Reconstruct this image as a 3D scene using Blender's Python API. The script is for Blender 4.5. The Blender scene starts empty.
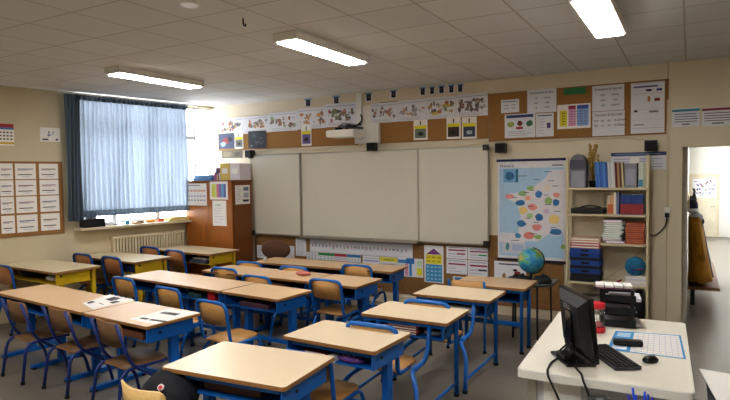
import bpy, bmesh, math, random
from mathutils import Vector, Matrix, Quaternion
random.seed(7)
SC = bpy.context.scene
COL = SC.collection
PI = math.pi

# ------------------------------------------------------------------ colours and materials
def lin(c):
    c = c / 255.0
    return c / 12.92 if c <= 0.04045 else ((c + 0.055) / 1.055) ** 2.4
def C(r, g, b): return (lin(r), lin(g), lin(b), 1.0)
_M = {}
def mat(name, rgb, rough=0.6, metal=0.0, var=0.06, scale=8.0, stretch=(1, 1, 1), bump=0.0, bscale=60.0, emit=0.0, spec=0.5, coat=0.0):
    if name in _M: return _M[name]
    m = bpy.data.materials.new(name); m.use_nodes = True
    nt = m.node_tree; N = nt.nodes; L = nt.links
    p = N['Principled BSDF']
    p.inputs['Roughness'].default_value = rough
    p.inputs['Metallic'].default_value = metal
    p.inputs['Specular IOR Level'].default_value = spec
    p.inputs['Coat Weight'].default_value = coat
    c = C(*rgb)
    tc = N.new('ShaderNodeTexCoord'); mp = N.new('ShaderNodeMapping'); mp.inputs['Scale'].default_value = stretch
    nz = N.new('ShaderNodeTexNoise'); nz.inputs['Scale'].default_value = scale; nz.inputs['Detail'].default_value = 4
    rp = N.new('ShaderNodeValToRGB')
    rp.color_ramp.elements[0].position = 0.3; rp.color_ramp.elements[1].position = 0.7
    rp.color_ramp.elements[0].color = tuple(min(1, v * (1 - var)) for v in c[:3]) + (1,)
    rp.color_ramp.elements[1].color = tuple(min(1, v * (1 + var)) for v in c[:3]) + (1,)
    L.new(tc.outputs['Object'], mp.inputs['Vector']); L.new(mp.outputs['Vector'], nz.inputs['Vector'])
    L.new(nz.outputs['Fac'], rp.inputs['Fac']); L.new(rp.outputs['Color'], p.inputs['Base Color'])
    if bump:
        n2 = N.new('ShaderNodeTexNoise'); n2.inputs['Scale'].default_value = bscale
        b = N.new('ShaderNodeBump'); b.inputs['Strength'].default_value = bump; b.inputs['Distance'].default_value = 0.004
        L.new(tc.outputs['Object'], n2.inputs['Vector']); L.new(n2.outputs['Fac'], b.inputs['Height']); L.new(b.outputs['Normal'], p.inputs['Normal'])
    if emit:
        p.inputs['Emission Color'].default_value = c; p.inputs['Emission Strength'].default_value = emit
    _M[name] = m
    return m
_CM = {}
def cm(rgb, rough=0.65):
    """plain paint / paper of one colour"""
    k = (tuple(rgb), rough)
    if k not in _CM: _CM[k] = mat('paint_%d_%d_%d_%d' % (*rgb, int(rough * 100)), rgb, rough, var=0.04, scale=14)
    return _CM[k]

M_wall = mat('cream wall paint', (222, 211, 190), 0.75, var=0.025, scale=3, bump=0.15, bscale=120)
M_wallL = mat('yellow cream wall paint', (206, 195, 168), 0.75, var=0.03, scale=3, bump=0.15, bscale=120)
M_wallW = mat('pale corridor wall paint', (212, 209, 202), 0.7, var=0.02, scale=3)
M_base = mat('baseboard paint', (212, 200, 176), 0.5, var=0.03)
M_cork = mat('cork', (160, 120, 72), 0.9, var=0.16, scale=70, bump=0.3, bscale=150)
M_corkd = mat('brown panel', (142, 106, 66), 0.8, var=0.12, scale=30, bump=0.2)
M_lam = mat('beige laminate', (228, 208, 178), 0.33, var=0.02, scale=20, stretch=(1, 6, 1))
M_lamA = mat('pinkish beige laminate', (224, 190, 152), 0.33, var=0.02, scale=20, stretch=(1, 6, 1))
M_lamB = mat('tan laminate', (212, 180, 142), 0.33, var=0.02, scale=20, stretch=(1, 6, 1))
M_lamY = mat('greyish laminate', (214, 200, 170), 0.3, var=0.02, scale=20, stretch=(1, 6, 1))
M_edge = mat('brown desk edging', (150, 110, 66), 0.5, var=0.1, scale=30)
M_ply = mat('chair plywood', (196, 150, 92), 0.4, var=0.1, scale=9, stretch=(1, 12, 12))
M_plyd = mat('shaded chair plywood', (112, 84, 58), 0.45, var=0.12, scale=9, stretch=(1, 12, 12))  # plywood with the shade on the dark blue chairs mixed into its colour
M_blue = mat('blue enamelled steel', (22, 104, 186), 0.32, var=0.05, scale=5)
M_navy = mat('shaded navy enamelled steel', (30, 52, 118), 0.35, var=0.06, scale=5)  # navy enamel, deepened to carry the shade on the near row's chairs
M_yel = mat('yellow enamelled steel', (214, 180, 40), 0.38, var=0.05, scale=5)
M_rub = mat('black rubber', (22, 22, 24), 0.7, var=0.1)
M_blk = mat('black plastic', (26, 26, 29), 0.42, var=0.1, scale=20)
M_blkg = mat('glossy black plastic', (20, 20, 24), 0.2, var=0.1)
M_dgr = mat('dark grey plastic', (58, 62, 70), 0.4, var=0.08)
M_wht = mat('white plastic', (232, 230, 224), 0.4, var=0.02)
M_board = mat('whiteboard enamel', (208, 204, 192), 0.22, var=0.012, scale=2)
M_alu = mat('aluminium', (176, 172, 162), 0.35, 0.6, var=0.04)
M_wood = mat('brown cabinet veneer', (164, 102, 44), 0.42, var=0.12, scale=5, stretch=(5, 5, 0.5))
M_woodd = mat('dark brown cabinet veneer', (128, 78, 34), 0.42, var=0.12, scale=5, stretch=(5, 5, 0.5))
M_shelf = mat('cream enamelled steel shelving', (206, 194, 164), 0.45, var=0.03)
M_desk = mat('white desk laminate', (236, 231, 218), 0.3, var=0.012)
M_deskg = mat('pale grey desk panel', (202, 202, 206), 0.4, var=0.02)
M_pap = mat('white paper', (238, 234, 230), 0.7, var=0.015, scale=5)
M_papb = mat('bluish white paper', (224, 224, 230), 0.6, var=0.015, scale=5)
M_rad = mat('radiator enamel', (222, 210, 182), 0.45, var=0.02)
M_steel = mat('dark steel', (52, 54, 58), 0.4, 0.4, var=0.05)

def floor_mat():
    m = bpy.data.materials.new('grey brown vinyl floor'); m.use_nodes = True
    nt = m.node_tree; N = nt.nodes; L = nt.links; p = N['Principled BSDF']
    tc = N.new('ShaderNodeTexCoord')
    n1 = N.new('ShaderNodeTexNoise'); n1.inputs['Scale'].default_value = 1.2; n1.inputs['Detail'].default_value = 8
    n2 = N.new('ShaderNodeTexNoise'); n2.inputs['Scale'].default_value = 90; n2.inputs['Detail'].default_value = 2
    r1 = N.new('ShaderNodeValToRGB'); r1.color_ramp.elements[0].position = .3; r1.color_ramp.elements[1].position = .75
    r1.color_ramp.elements[0].color = C(126, 119, 110); r1.color_ramp.elements[1].color = C(144, 136, 126)
    mx = N.new('ShaderNodeMix'); mx.data_type = 'RGBA'; mx.blend_type = 'MULTIPLY'; mx.inputs['Factor'].default_value = .3
    L.new(tc.outputs['Object'], n1.inputs['Vector']); L.new(tc.outputs['Object'], n2.inputs['Vector'])
    L.new(n1.outputs['Fac'], r1.inputs['Fac']); L.new(r1.outputs['Color'], mx.inputs[6]); L.new(n2.outputs['Color'], mx.inputs[7])
    L.new(mx.outputs[2], p.inputs['Base Color'])
    rr = N.new('ShaderNodeMapRange'); rr.inputs['To Min'].default_value = .28; rr.inputs['To Max'].default_value = .42
    L.new(n1.outputs['Fac'], rr.inputs['Value']); L.new(rr.outputs['Result'], p.inputs['Roughness'])
    return m
def ceil_mat():
    m = bpy.data.materials.new('suspended ceiling tiles'); m.use_nodes = True
    nt = m.node_tree; N = nt.nodes; L = nt.links; p = N['Principled BSDF']; p.inputs['Roughness'].default_value = .9
    tc = N.new('ShaderNodeTexCoord'); mp = N.new('ShaderNodeMapping')
    mp.inputs['Location'].default_value = (0.05, -3.2 + 0.575 * 10, 0)
    br = N.new('ShaderNodeTexBrick'); br.offset = 0; br.squash = 1
    br.inputs['Scale'].default_value = 1; br.inputs['Brick Width'].default_value = .5533; br.inputs['Row Height'].default_value = .575
    br.inputs['Mortar Size'].default_value = .009; br.inputs['Mortar Smooth'].default_value = .2; br.inputs['Bias'].default_value = 0
    br.inputs['Color1'].default_value = C(224, 223, 221); br.inputs['Color2'].default_value = C(217, 216, 214); br.inputs['Mortar'].default_value = C(190, 184, 176)
    n2 = N.new('ShaderNodeTexNoise'); n2.inputs['Scale'].default_value = 60; n2.inputs['Detail'].default_value = 3
    mx = N.new('ShaderNodeMix'); mx.data_type = 'RGBA'; mx.blend_type = 'MULTIPLY'; mx.inputs['Factor'].default_value = .15
    bp = N.new('ShaderNodeBump'); bp.inputs['Strength'].default_value = .4; bp.inputs['Distance'].default_value = .003
    L.new(tc.outputs['Object'], mp.inputs['Vector']); L.new(mp.outputs['Vector'], br.inputs['Vector']); L.new(tc.outputs['Object'], n2.inputs['Vector'])
    L.new(br.outputs['Color'], mx.inputs[6]); L.new(n2.outputs['Color'], mx.inputs[7]); L.new(mx.outputs[2], p.inputs['Base Color'])
    L.new(n2.outputs['Fac'], bp.inputs['Height']); L.new(bp.outputs['Normal'], p.inputs['Normal'])
    return m
def glass_mat(name='window glass', tint=(1, 1, 1), f=.06):
    m = bpy.data.materials.new(name); m.use_nodes = True
    nt = m.node_tree; N = nt.nodes; L = nt.links
    N.remove(N['Principled BSDF']); o = N['Material Output']
    t = N.new('ShaderNodeBsdfTransparent'); t.inputs['Color'].default_value = (*tint, 1)
    g = N.new('ShaderNodeBsdfGlossy'); g.inputs['Roughness'].default_value = .02
    x = N.new('ShaderNodeMixShader'); x.inputs[0].default_value = f
    L.new(t.outputs[0], x.inputs[1]); L.new(g.outputs[0], x.inputs[2]); L.new(x.outputs[0], o.inputs['Surface'])
    return m
def cloth_mat(name, rgb, trans):
    m = bpy.data.materials.new(name); m.use_nodes = True
    nt = m.node_tree; N = nt.nodes; L = nt.links
    N.remove(N['Principled BSDF']); o = N['Material Output']
    tc = N.new('ShaderNodeTexCoord'); nz = N.new('ShaderNodeTexNoise'); nz.inputs['Scale'].default_value = 30
    rp = N.new('ShaderNodeValToRGB'); c = C(*rgb)
    rp.color_ramp.elements[0].color = tuple(v * .9 for v in c[:3]) + (1,); rp.color_ramp.elements[1].color = tuple(min(1, v * 1.08) for v in c[:3]) + (1,)
    L.new(tc.outputs['Object'], nz.inputs['Vector']); L.new(nz.outputs['Fac'], rp.inputs['Fac'])
    d = N.new('ShaderNodeBsdfDiffuse'); t = N.new('ShaderNodeBsdfTranslucent'); x = N.new('ShaderNodeMixShader'); x.inputs[0].default_value = trans
    L.new(rp.outputs['Color'], d.inputs['Color']); L.new(rp.outputs['Color'], t.inputs['Color'])
    L.new(d.outputs[0], x.inputs[1]); L.new(t.outputs[0], x.inputs[2]); L.new(x.outputs[0], o.inputs['Surface'])
    return m
def emit_mat(name, rgb, s):
    m = bpy.data.materials.new(name); m.use_nodes = True
    p = m.node_tree.nodes['Principled BSDF']; p.inputs['Base Color'].default_value = C(*rgb)
    p.inputs['Emission Color'].default_value = C(*rgb); p.inputs['Emission Strength'].default_value = s
    return m
def globe_mat():
    m = bpy.data.materials.new('globe print'); m.use_nodes = True
    nt = m.node_tree; N = nt.nodes; L = nt.links; p = N['Principled BSDF']; p.inputs['Roughness'].default_value = .3
    tc = N.new('ShaderNodeTexCoord'); nz = N.new('ShaderNodeTexNoise'); nz.inputs['Scale'].default_value = 7; nz.inputs['Detail'].default_value = 5
    rp = N.new('ShaderNodeValToRGB'); e = rp.color_ramp.elements
    e[0].position = .44; e[0].color = C(52, 132, 176); e[1].position = .62; e[1].color = C(190, 176, 96)
    a = e.new(.5); a.color = C(96, 172, 186); b = e.new(.53); b.color = C(96, 160, 96)
    L.new(tc.outputs['Object'], nz.inputs['Vector']); L.new(nz.outputs['Fac'], rp.inputs['Fac']); L.new(rp.outputs['Color'], p.inputs['Base Color'])
    return m
M_floor, M_ceil, M_glass = floor_mat(), ceil_mat(), glass_mat()
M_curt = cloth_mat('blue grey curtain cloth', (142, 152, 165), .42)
M_hem = cloth_mat('doubled and shaded curtain cloth', (100, 112, 122), .2)  # doubled hem cloth; on the gathered edge its tone also paints the missing backlight
M_tube = emit_mat('lit lamp diffuser', (255, 252, 248), 26.0)
M_globe = globe_mat()
M_clear = glass_mat('clear plastic', (.92, .95, .96), .12)

# ------------------------------------------------------------------ mesh building
def fillet(pts, r, n=5):
    pts = [Vector(p) for p in pts]; out = [pts[0]]
    for i in range(1, len(pts) - 1):
        a, b, c = pts[i - 1], pts[i], pts[i + 1]
        d1, d2 = (a - b), (c - b)
        rr = min(r, d1.length * .48, d2.length * .48)
        p, q = b + d1.normalized() * rr, b + d2.normalized() * rr
        for k in range(n + 1):
            t = k / n
            out.append((1 - t) ** 2 * p + 2 * t * (1 - t) * b + t * t * q)
    out.append(pts[-1]); return out
class MB:
    def __init__(s): s.bm = bmesh.new(); s.mats = []
    def mi(s, m):
        if m not in s.mats: s.mats.append(m)
        return s.mats.index(m)
    def face(s, vs, m, smooth=False):
        try: f = s.bm.faces.new(vs)
        except ValueError: return None
        f.material_index = s.mi(m); f.smooth = smooth; return f
    def box(s, c, d, m, rz=0, bev=0, rot=None):
        b = bmesh.new(); bmesh.ops.create_cube(b, size=1)
        for v in b.verts: v.co = Vector((v.co.x * d[0], v.co.y * d[1], v.co.z * d[2]))
        if bev: bmesh.ops.bevel(b, geom=list(b.edges), offset=bev, segments=2, profile=.7, affect='EDGES')
        M = Matrix.Translation(c) @ (rot.to_matrix().to_4x4() if rot else Matrix.Rotation(rz, 4, 'Z'))
        s.add(b, M, m); return s
    def add(s, b, M, m, smooth=False):
        vm = {}
        for v in b.verts: vm[v] = s.bm.verts.new(M @ v.co)
        for f in b.faces: s.face([vm[v] for v in f.verts], m, smooth)
        b.free()
    def tube(s, pts, r, m, seg=8, fil=0, cap=True):
        pts = fillet(pts, fil) if fil else [Vector(p) for p in pts]
        rings = []; t0 = (pts[1] - pts[0]).normalized()
        up = Vector((0, 0, 1)) if abs(t0.z) < .9 else Vector((1, 0, 0))
        nrm = (up - t0 * up.dot(t0)).normalized()
        for i, p in enumerate(pts):
            t = (pts[min(i + 1, len(pts) - 1)] - pts[max(i - 1, 0)]).normalized()
            nrm = (nrm - t * nrm.dot(t)).normalized(); bi = t.cross(nrm)
            rings.append([s.bm.verts.new(p + (nrm * math.cos(2 * PI * k / seg) + bi * math.sin(2 * PI * k / seg)) * r) for k in range(seg)])
        for a, b in zip(rings, rings[1:]):
            for k in range(seg): s.face([a[k], a[(k + 1) % seg], b[(k + 1) % seg], b[k]], m, True)
        if cap: s.face(rings[0][::-1], m); s.face(rings[-1], m)
        return s
    def cyl(s, c, r, h, m, seg=20, r2=None, rot=None):
        b = bmesh.new(); bmesh.ops.create_cone(b, cap_ends=True, segments=seg, radius1=r, radius2=r if r2 is None else r2, depth=h)
        M = Matrix.Translation(c) @ (rot.to_matrix().to_4x4() if rot else Matrix())
        vm = {}
        for v in b.verts: vm[v] = s.bm.verts.new(M @ v.co)
        for f in b.faces: s.face([vm[v] for v in f.verts], m, len(f.verts) == 4)
        b.free(); return s
    def sphere(s, c, r, m, sc=(1, 1, 1), u=20, v=12, rot=None, fn=None):
        b = bmesh.new(); bmesh.ops.create_uvsphere(b, u_segments=u, v_segments=v, radius=r)
        for q in b.verts:
            q.co = Vector((q.co.x * sc[0], q.co.y * sc[1], q.co.z * sc[2]))
            if fn: q.co = fn(q.co)
        M = Matrix.Translation(c) @ (rot.to_matrix().to_4x4() if rot else Matrix())
        s.add(b, M, m, True); return s
    def lathe(s, prof, m, c=(0, 0, 0), seg=20):
        rings = [[s.bm.verts.new((c[0] + r * math.cos(2 * PI * k / seg), c[1] + r * math.sin(2 * PI * k / seg), c[2] + z)) for k in range(seg)] for r, z in prof]
        for a, b in zip(rings, rings[1:]):
            for k in range(seg): s.face([a[k], a[(k + 1) % seg], b[(k + 1) % seg], b[k]], m, True)
        s.face(rings[0][::-1], m); s.face(rings[-1], m); return s
    def prism(s, poly, z0, z1, m, mside=None, bev=0):
        """polygon in xy extruded in z; with bev the upper rim is rounded"""
        mside = mside or m; n = len(poly)
        cx = sum(p[0] for p in poly) / n; cy = sum(p[1] for p in poly) / n
        def ring(z, ins):
            o = []
            for x, y in poly:
                dx, dy = x - cx, y - cy; l = math.hypot(dx, dy) or 1
                o.append(s.bm.verts.new((x - dx / l * ins, y - dy / l * ins, z)))
            return o
        R = [ring(z0, 0), ring(z1 - bev, 0)] + ([ring(z1, bev)] if bev else [])
        for a, b in zip(R, R[1:]):
            for k in range(n): s.face([a[k], a[(k + 1) % n], b[(k + 1) % n], b[k]], mside, False)
        s.face(R[0][::-1], mside); s.face(R[-1], m); return s
    def quad(s, a, b, c, d, m): s.face([s.bm.verts.new(p) for p in (a, b, c, d)], m); return s
    def panel(s, w, h, th, m, curve=.02, cr=.04, M=Matrix(), nx=12, medge=None):
        """curved plywood panel: width along x, height along z, bulging along -y at the middle, rounded corners"""
        cols = []
        for i in range(nx + 1):
            # denser at the ends to draw the round corners
            t = i / nx; x = -w / 2 + w * (.5 - .5 * math.cos(PI * t))
            e = min(x + w / 2, w / 2 - x); dz = 0
            if e < cr: dz = cr - math.sqrt(max(0, cr * cr - (cr - e) ** 2))
            y = curve * ((2 * x / w) ** 2)
            cols.append((x, y, -h / 2 + dz, h / 2 - dz))
        F, B = [], []
        for x, y, z0, z1 in cols:
            F.append((s.bm.verts.new(M @ Vector((x, y - th / 2, z0))), s.bm.verts.new(M @ Vector((x, y - th / 2, z1)))))
            B.append((s.bm.verts.new(M @ Vector((x, y + th / 2, z0))), s.bm.verts.new(M @ Vector((x, y + th / 2, z1)))))
        me = medge or m
        for i in range(nx):
            s.face([F[i][0], F[i + 1][0], F[i + 1][1], F[i][1]], m, True)
            s.face([B[i][0], B[i][1], B[i + 1][1], B[i + 1][0]], m, True)
            s.face([F[i][1], F[i + 1][1], B[i + 1][1], B[i][1]], me)
            s.face([F[i][0], B[i][0], B[i + 1][0], F[i + 1][0]], me)
        s.face([F[0][0], F[0][1], B[0][1], B[0][0]], me); s.face([F[-1][0], B[-1][0], B[-1][1], F[-1][1]], me)
        return s
    def text(s, body, x, z, size, m, y=0, align='LEFT', flat=False, maxw=None):
        cu = bpy.data.curves.new('lettering', 'FONT'); cu.body = body; cu.size = size; cu.align_x = align; cu.resolution_u = 2
        ob = bpy.data.objects.new('lettering', cu); COL.objects.link(ob)
        bpy.context.view_layer.update()
        me = ob.to_mesh(); k = 1
        if maxw and len(me.vertices):
            xs = [v.co.x for v in me.vertices]; w = max(xs) - min(xs)
            if w > maxw: k = maxw / w
        vs = [s.bm.verts.new((x + v.co.x * k, y, z + v.co.y) if not flat else (x + v.co.x * k, z + v.co.y, y)) for v in me.vertices]
        for p in me.polygons: s.face([vs[i] for i in p.vertices], m)
        ob.to_mesh_clear(); bpy.data.objects.remove(ob); bpy.data.curves.remove(cu); return s
    def build(s, name, parent=None, loc=(0, 0, 0), rz=0, recalc=True):
        if recalc: bmesh.ops.recalc_face_normals(s.bm, faces=s.bm.faces)
        me = bpy.data.meshes.new(name); s.bm.to_mesh(me); s.bm.free()
        for m in s.mats: me.materials.append(m)
        o = bpy.data.objects.new(name, me); COL.objects.link(o)
        o.parent = parent; o.location = loc; o.rotation_euler = (0, 0, rz)
        return o
def tag(o, label=None, cat=None, group=None, kind=None):
    if label: o['label'] = label
    if cat: o['category'] = cat
    if group: o['group'] = group
    if kind: o['kind'] = kind
    return o
def empty(name, loc, rz, label, cat, group=None):
    o = bpy.data.objects.new(name, None); o.empty_display_size = .1; COL.objects.link(o)
    o.location = loc; o.rotation_euler = (0, 0, rz)
    return tag(o, label, cat, group)
def struct(name, mb, parent=None):
    o = mb.build(name, parent)
    if parent is None: o['kind'] = 'structure'
    return o
_kids = {}
def dup(root, loc, rz, label, group=None, scale=None):
    """a copy of a thing with copies of its parts and sub-parts (mesh data shared)"""
    def go(o, par):
        c = o.copy(); COL.objects.link(c)
        if par is not None: c.parent = par
        for ch in o.children: go(ch, c)
        return c
    r = go(root, None); r.location = loc; r.rotation_euler = (0, 0, rz); r['label'] = label
    if group: r['group'] = group
    if scale: r.scale = scale
    return r
def rrect(w, d, r=.02, n=4):
    o = []
    for sx, sy, a0 in ((1, 1, 0), (-1, 1, PI / 2), (-1, -1, PI), (1, -1, 1.5 * PI)):
        for k in range(n + 1):
            a = a0 + PI / 2 * k / n
            o.append((sx * (w / 2 - r) + r * math.cos(a), sy * (d / 2 - r) + r * math.sin(a)))
    return o

# ------------------------------------------------------------------ the room
D = 7.342; H = 3.062
XR = 2.6; YF = -1.6
LC = Vector((-7.15, D, 0)); LA = math.radians(9.5)          # the window wall stands slightly askew
LR = Vector((math.sin(LA), math.cos(LA), 0)); LN = Vector((math.cos(LA), -math.sin(LA), 0)); LRZ = PI / 2 - LA
def LW(r, z, off=0): return LC + LR * r + LN * off + Vector((0, 0, z))
CX0, CX1, CY1, CH = -.025, 2.2, 18.7, 2.75                   # the corridor behind the doorway
DX0, DX1, DH = -.075, .95, 2.115

fl = MB(); fl.prism([(-10.2, YF - .2), (XR + .2, YF - .2), (XR + .2, D + .2), (CX1 + .3, D + .2), (CX1 + .3, CY1 + .3), (CX0 - .5, CY1 + .3), (CX0 - .5, D + .3), (-10.2, D + .3)], -.1, 0, M_floor)
struct('floor', fl)
ce = MB(); ce.box((-3.8, (YF + D) / 2, H + .05), (13.0, D - YF + .6, .1), M_ceil); struct('ceiling', ce)
cc = MB(); cc.box(((CX0 + CX1) / 2, (D + .2 + CY1) / 2, CH + .05), (CX1 - CX0 + .4, CY1 - D, .1), M_wallW); struct('ceiling_corridor', cc)
wb = MB(); T = .18
wb.box((( -7.3 + DX0) / 2, D + T / 2, H / 2), (DX0 + 7.3, T, H), M_wall)
wb.box(((DX1 + XR) / 2, D + T / 2, H / 2), (XR - DX1, T, H), M_wall)
wb.box(((DX0 + DX1) / 2, D + T / 2, (DH + H) / 2), (DX1 - DX0, T, H - DH), M_wall)
struct('wall_back', wb)
tr = MB(); tr.box((-.224, D - .004, (H + .13) / 2), (.012, .008, H - .13), mat('joint strip paint', (188, 176, 152), .8)); struct('trim_1', tr)   # vertical joint strip beside the doorway, in its own darker tone
# window wall, built in its own frame: x along the wall (to the corner), y = outwards
WR0, WR1, WZ0, WZ1 = -2.34, -.004, 1.165, 3.03
wl = MB()
wl.box(((-9.3 + WR0) / 2, T / 2, H / 2), (WR0 + 9.3, T, H), M_wallL)
wl.box(((WR1 + .1) / 2, T / 2, H / 2), (.1 - WR1, T, H), M_wallL)
wl.box(((WR0 + WR1) / 2, T / 2, WZ0 / 2), (WR1 - WR0, T, WZ0), M_wallL)
wl.box(((WR0 + WR1) / 2, T / 2, (WZ1 + H) / 2), (WR1 - WR0, T, H - WZ1), M_wallL)
wlo = struct('wall_left', wl); wlo.location = LC; wlo.rotation_euler = (0, 0, LRZ)
wr = MB(); wr.box((XR + .09, (YF + D) / 2, H / 2), (T, D - YF, H), M_wall); struct('wall_right', wr)
wf = MB(); wf.box(((XR - 9.6) / 2, YF - .09, H / 2), (XR + 9.6, T, H), M_wall); struct('wall_front', wf)
bb = MB(); bb.box(((-6.2 - .08) / 2, D - .008, .055), (6.12, .016, .11), M_base); struct('baseboard_back', bb)
bl = MB(); bl.box((-4.9, -.008, .055), (8.6, .016, .11), M_base); o = struct('baseboard_left', bl); o.location = LC; o.rotation_euler = (0, 0, LRZ)
# corridor walls; the one with the coats has a tall window further down
cl = MB()
for y0, y1, z0, z1 in ((D + T, 11.0, 0, CH), (11.0, 17.8, 0, 1.0), (11.0, 17.8, 2.55, CH), (17.8, CY1, 0, CH)):
    cl.box((CX0 - .08, (y0 + y1) / 2, (z0 + z1) / 2), (.16, y1 - y0, z1 - z0), M_wallW)
struct('wall_corridor_left', cl)
cr = MB(); cr.box((CX1 + .08, (D + T + CY1) / 2, CH / 2), (.16, CY1 - D - T, CH), M_wallW); struct('wall_corridor_right', cr)
ce2 = MB(); ce2.box(((CX0 + CX1) / 2, CY1 + .08, CH / 2), (CX1 - CX0 + .3, .16, CH), M_wallW); struct('wall_corridor_end', ce2)
w2 = MB()
for y in (11.03, 13.3, 15.5, 17.77): w2.box((CX0 - .08, y, 1.775), (.06, .06, 1.55), M_wht)
for z in (1.03, 2.52): w2.box((CX0 - .08, 14.4, z), (.06, 6.8, .06), M_wht)
w2o = struct('window_2', w2)
g2 = MB(); g2.box((CX0 - .08, 14.4, 1.775), (.006, 6.7, 1.5), M_glass); g2.build('pane', w2o)
dr = MB(); dr.box((.33, CY1 - .02, .86), (.66, .04, 1.72), mat('corridor door paint', (206, 196, 176), .5)); dr.box((.33, CY1 - .012, .88), (.76, .024, 1.76), mat('door casing paint', (206, 192, 166), .5))
do = struct('door_1', dr); dh = MB(); dh.tube([(.60, CY1 - .04, .85), (.60, CY1 - .09, .85), (.50, CY1 - .09, .85)], .012, M_alu, fil=.02); dh.build('door_handle', do)

# window: frame, mullions, panes and sill, in the window wall's frame
wn = MB()
for r, q in ((WR0 + .03, .06), (-1.78, .06), (-1.06, .06), (-.335, .03), (WR1 - .004, .008)): wn.box((r, .10, (WZ0 + WZ1) / 2), (q, .05, WZ1 - WZ0), M_wht)
for z in (WZ0 + .03, WZ1 - .01): wn.box(((WR0 + WR1) / 2, .10, z), (WR1 - WR0, .05, .03), M_wht)
wn.box(((WR0 - .335) / 2, .10, 2.52), (-.335 - WR0, .055, .06), M_wht)
wno = struct('window_1', wn); wno.location = LC; wno.rotation_euler = (0, 0, LRZ)
pn = MB(); pn.box(((WR0 + WR1) / 2, .11, (WZ0 + WZ1) / 2), (WR1 - WR0 - .02, .006, WZ1 - WZ0 - .02), M_glass); pn.build('pane', wno)
sl = MB(); sl.box(((WR0 + WR1) / 2 - .02, -.06, WZ0 - .018), (WR1 - WR0 + .1, .30, .036), M_base, bev=.006); sl.build('window_sill', wno)

# ------------------------------------------------------------------ camera
f_px = 572.1; yaw = .51672; pitch = -.04240; roll = -.01392
Fv = Vector((-math.sin(yaw) * math.cos(pitch), math.cos(yaw) * math.cos(pitch), math.sin(pitch)))
Rv = Vector((math.cos(yaw), math.sin(yaw), 0)); Uv = Rv.cross(Fv)
c_, s_ = math.cos(roll), math.sin(roll); Rv, Uv = Rv * c_ + Uv * s_, Uv * c_ - Rv * s_
cam = bpy.data.objects.new('camera', bpy.data.cameras.new('camera')); COL.objects.link(cam)
cam.matrix_world = Matrix(((Rv.x, Uv.x, -Fv.x, 0), (Rv.y, Uv.y, -Fv.y, 0), (Rv.z, Uv.z, -Fv.z, 1.8426), (0, 0, 0, 1)))
cam.data.sensor_width = 36; cam.data.lens = f_px / 730 * 36; cam.data.clip_start = .05; cam.data.clip_end = 100
SC.camera = cam
SC.view_settings.view_transform = 'Standard'
SC.view_settings.look = 'Medium High Contrast'
SC.view_settings.exposure = 0.5

# ------------------------------------------------------------------ light
w = bpy.data.worlds.new('overcast sky'); SC.world = w; w.use_nodes = True
bg = w.node_tree.nodes['Background']; bg.inputs['Color'].default_value = (.90, .95, 1.0, 1); bg.inputs['Strength'].default_value = 9.0
def area(name, loc, rot, sx, sy, power, col=(1, 1, 1), portal=False):
    l = bpy.data.lights.new(name, 'AREA'); l.shape = 'RECTANGLE'; l.size = sx; l.size_y = sy; l.energy = power; l.color = col
    if portal: l.cycles.is_portal = True
    o = bpy.data.objects.new(name, l); COL.objects.link(o); o.location = loc; o.rotation_euler = rot; return o
# sky portal in the window opening (faces into the room)
po = area('window_portal', LW((WR0 + WR1) / 2, (WZ0 + WZ1) / 2, -.3), (0, 0, 0), WR1 - WR0, WZ1 - WZ0, 1, portal=True)
po.rotation_euler = LN.to_track_quat('-Z', 'Z').to_euler()
p2 = area('corridor_portal', (CX0 - .3, 14.4, 1.775), (0, 0, 0), 6.8, 1.55, 1, portal=True)
p2.rotation_euler = Vector((1, 0, 0)).to_track_quat('-Z', 'Z').to_euler()
area('corridor_fill_lamp', (1.1, 12.5, CH - .03), (0, 0, 0),   .3, 6.0, 16, (1, .98, .94))  # fill light added to brighten the corridor, no fitting is seen there
for x in (-5.4, -2.98, -.6):                                    # unseen fill lamps added over the back half of the room
    area('rear_fill_lamp', (x, .9, H - .1), (0, 0, 0), .2, 1.2, 30, (1, .97, .92))

def make_lamp(label):
    t = empty('ceiling_lamp', (0, 0, 0), 0, label, 'ceiling lamp', 'ceiling lamps')
    b = MB(); b.box((0, 0, H - .035), (.25, 1.24, .07), M_wht, bev=.006)
    b.build('housing', t)
    d = MB(); d.box((0, 0, H - .074), (.205, 1.17, .012), M_tube, bev=.003); d.build('diffuser', t)
    return t
l0 = make_lamp('lit rectangular ceiling lamp in front of the curtained window'); l0.location = (-5.47, 4.72, 0)
l1 = dup(l0, (-2.98, 4.53, 0), 0, 'lit rectangular ceiling lamp over the middle of the room, its whole white case in view')
l2 = dup(l0, (-.595, 4.67, 0), 0, 'lit rectangular ceiling lamp cut off at the top of the photo, above the bookcase side')
sd = MB(); sd.lathe([(.06, -.012), (.062, 0), (.05, .03), (.03, .045)], M_wht); o = sd.build('smoke_detector', None, (-2.94, 2.82, H - .046)); tag(o, 'round white smoke detector on the ceiling tiles', 'smoke detector')
o['label'] = 'round white smoke detector on the ceiling tiles'
hk = MB(); hk.tube([(0, 0, 0), (0, 0, -.05), (.02, 0, -.065), (.025, 0, -.045)], .006, M_steel, fil=.01); tag(hk.build('ceiling_hook', None, (-2.99, 3.41, H)), 'small dark hook hanging from a ceiling tile', 'hook')

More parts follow.
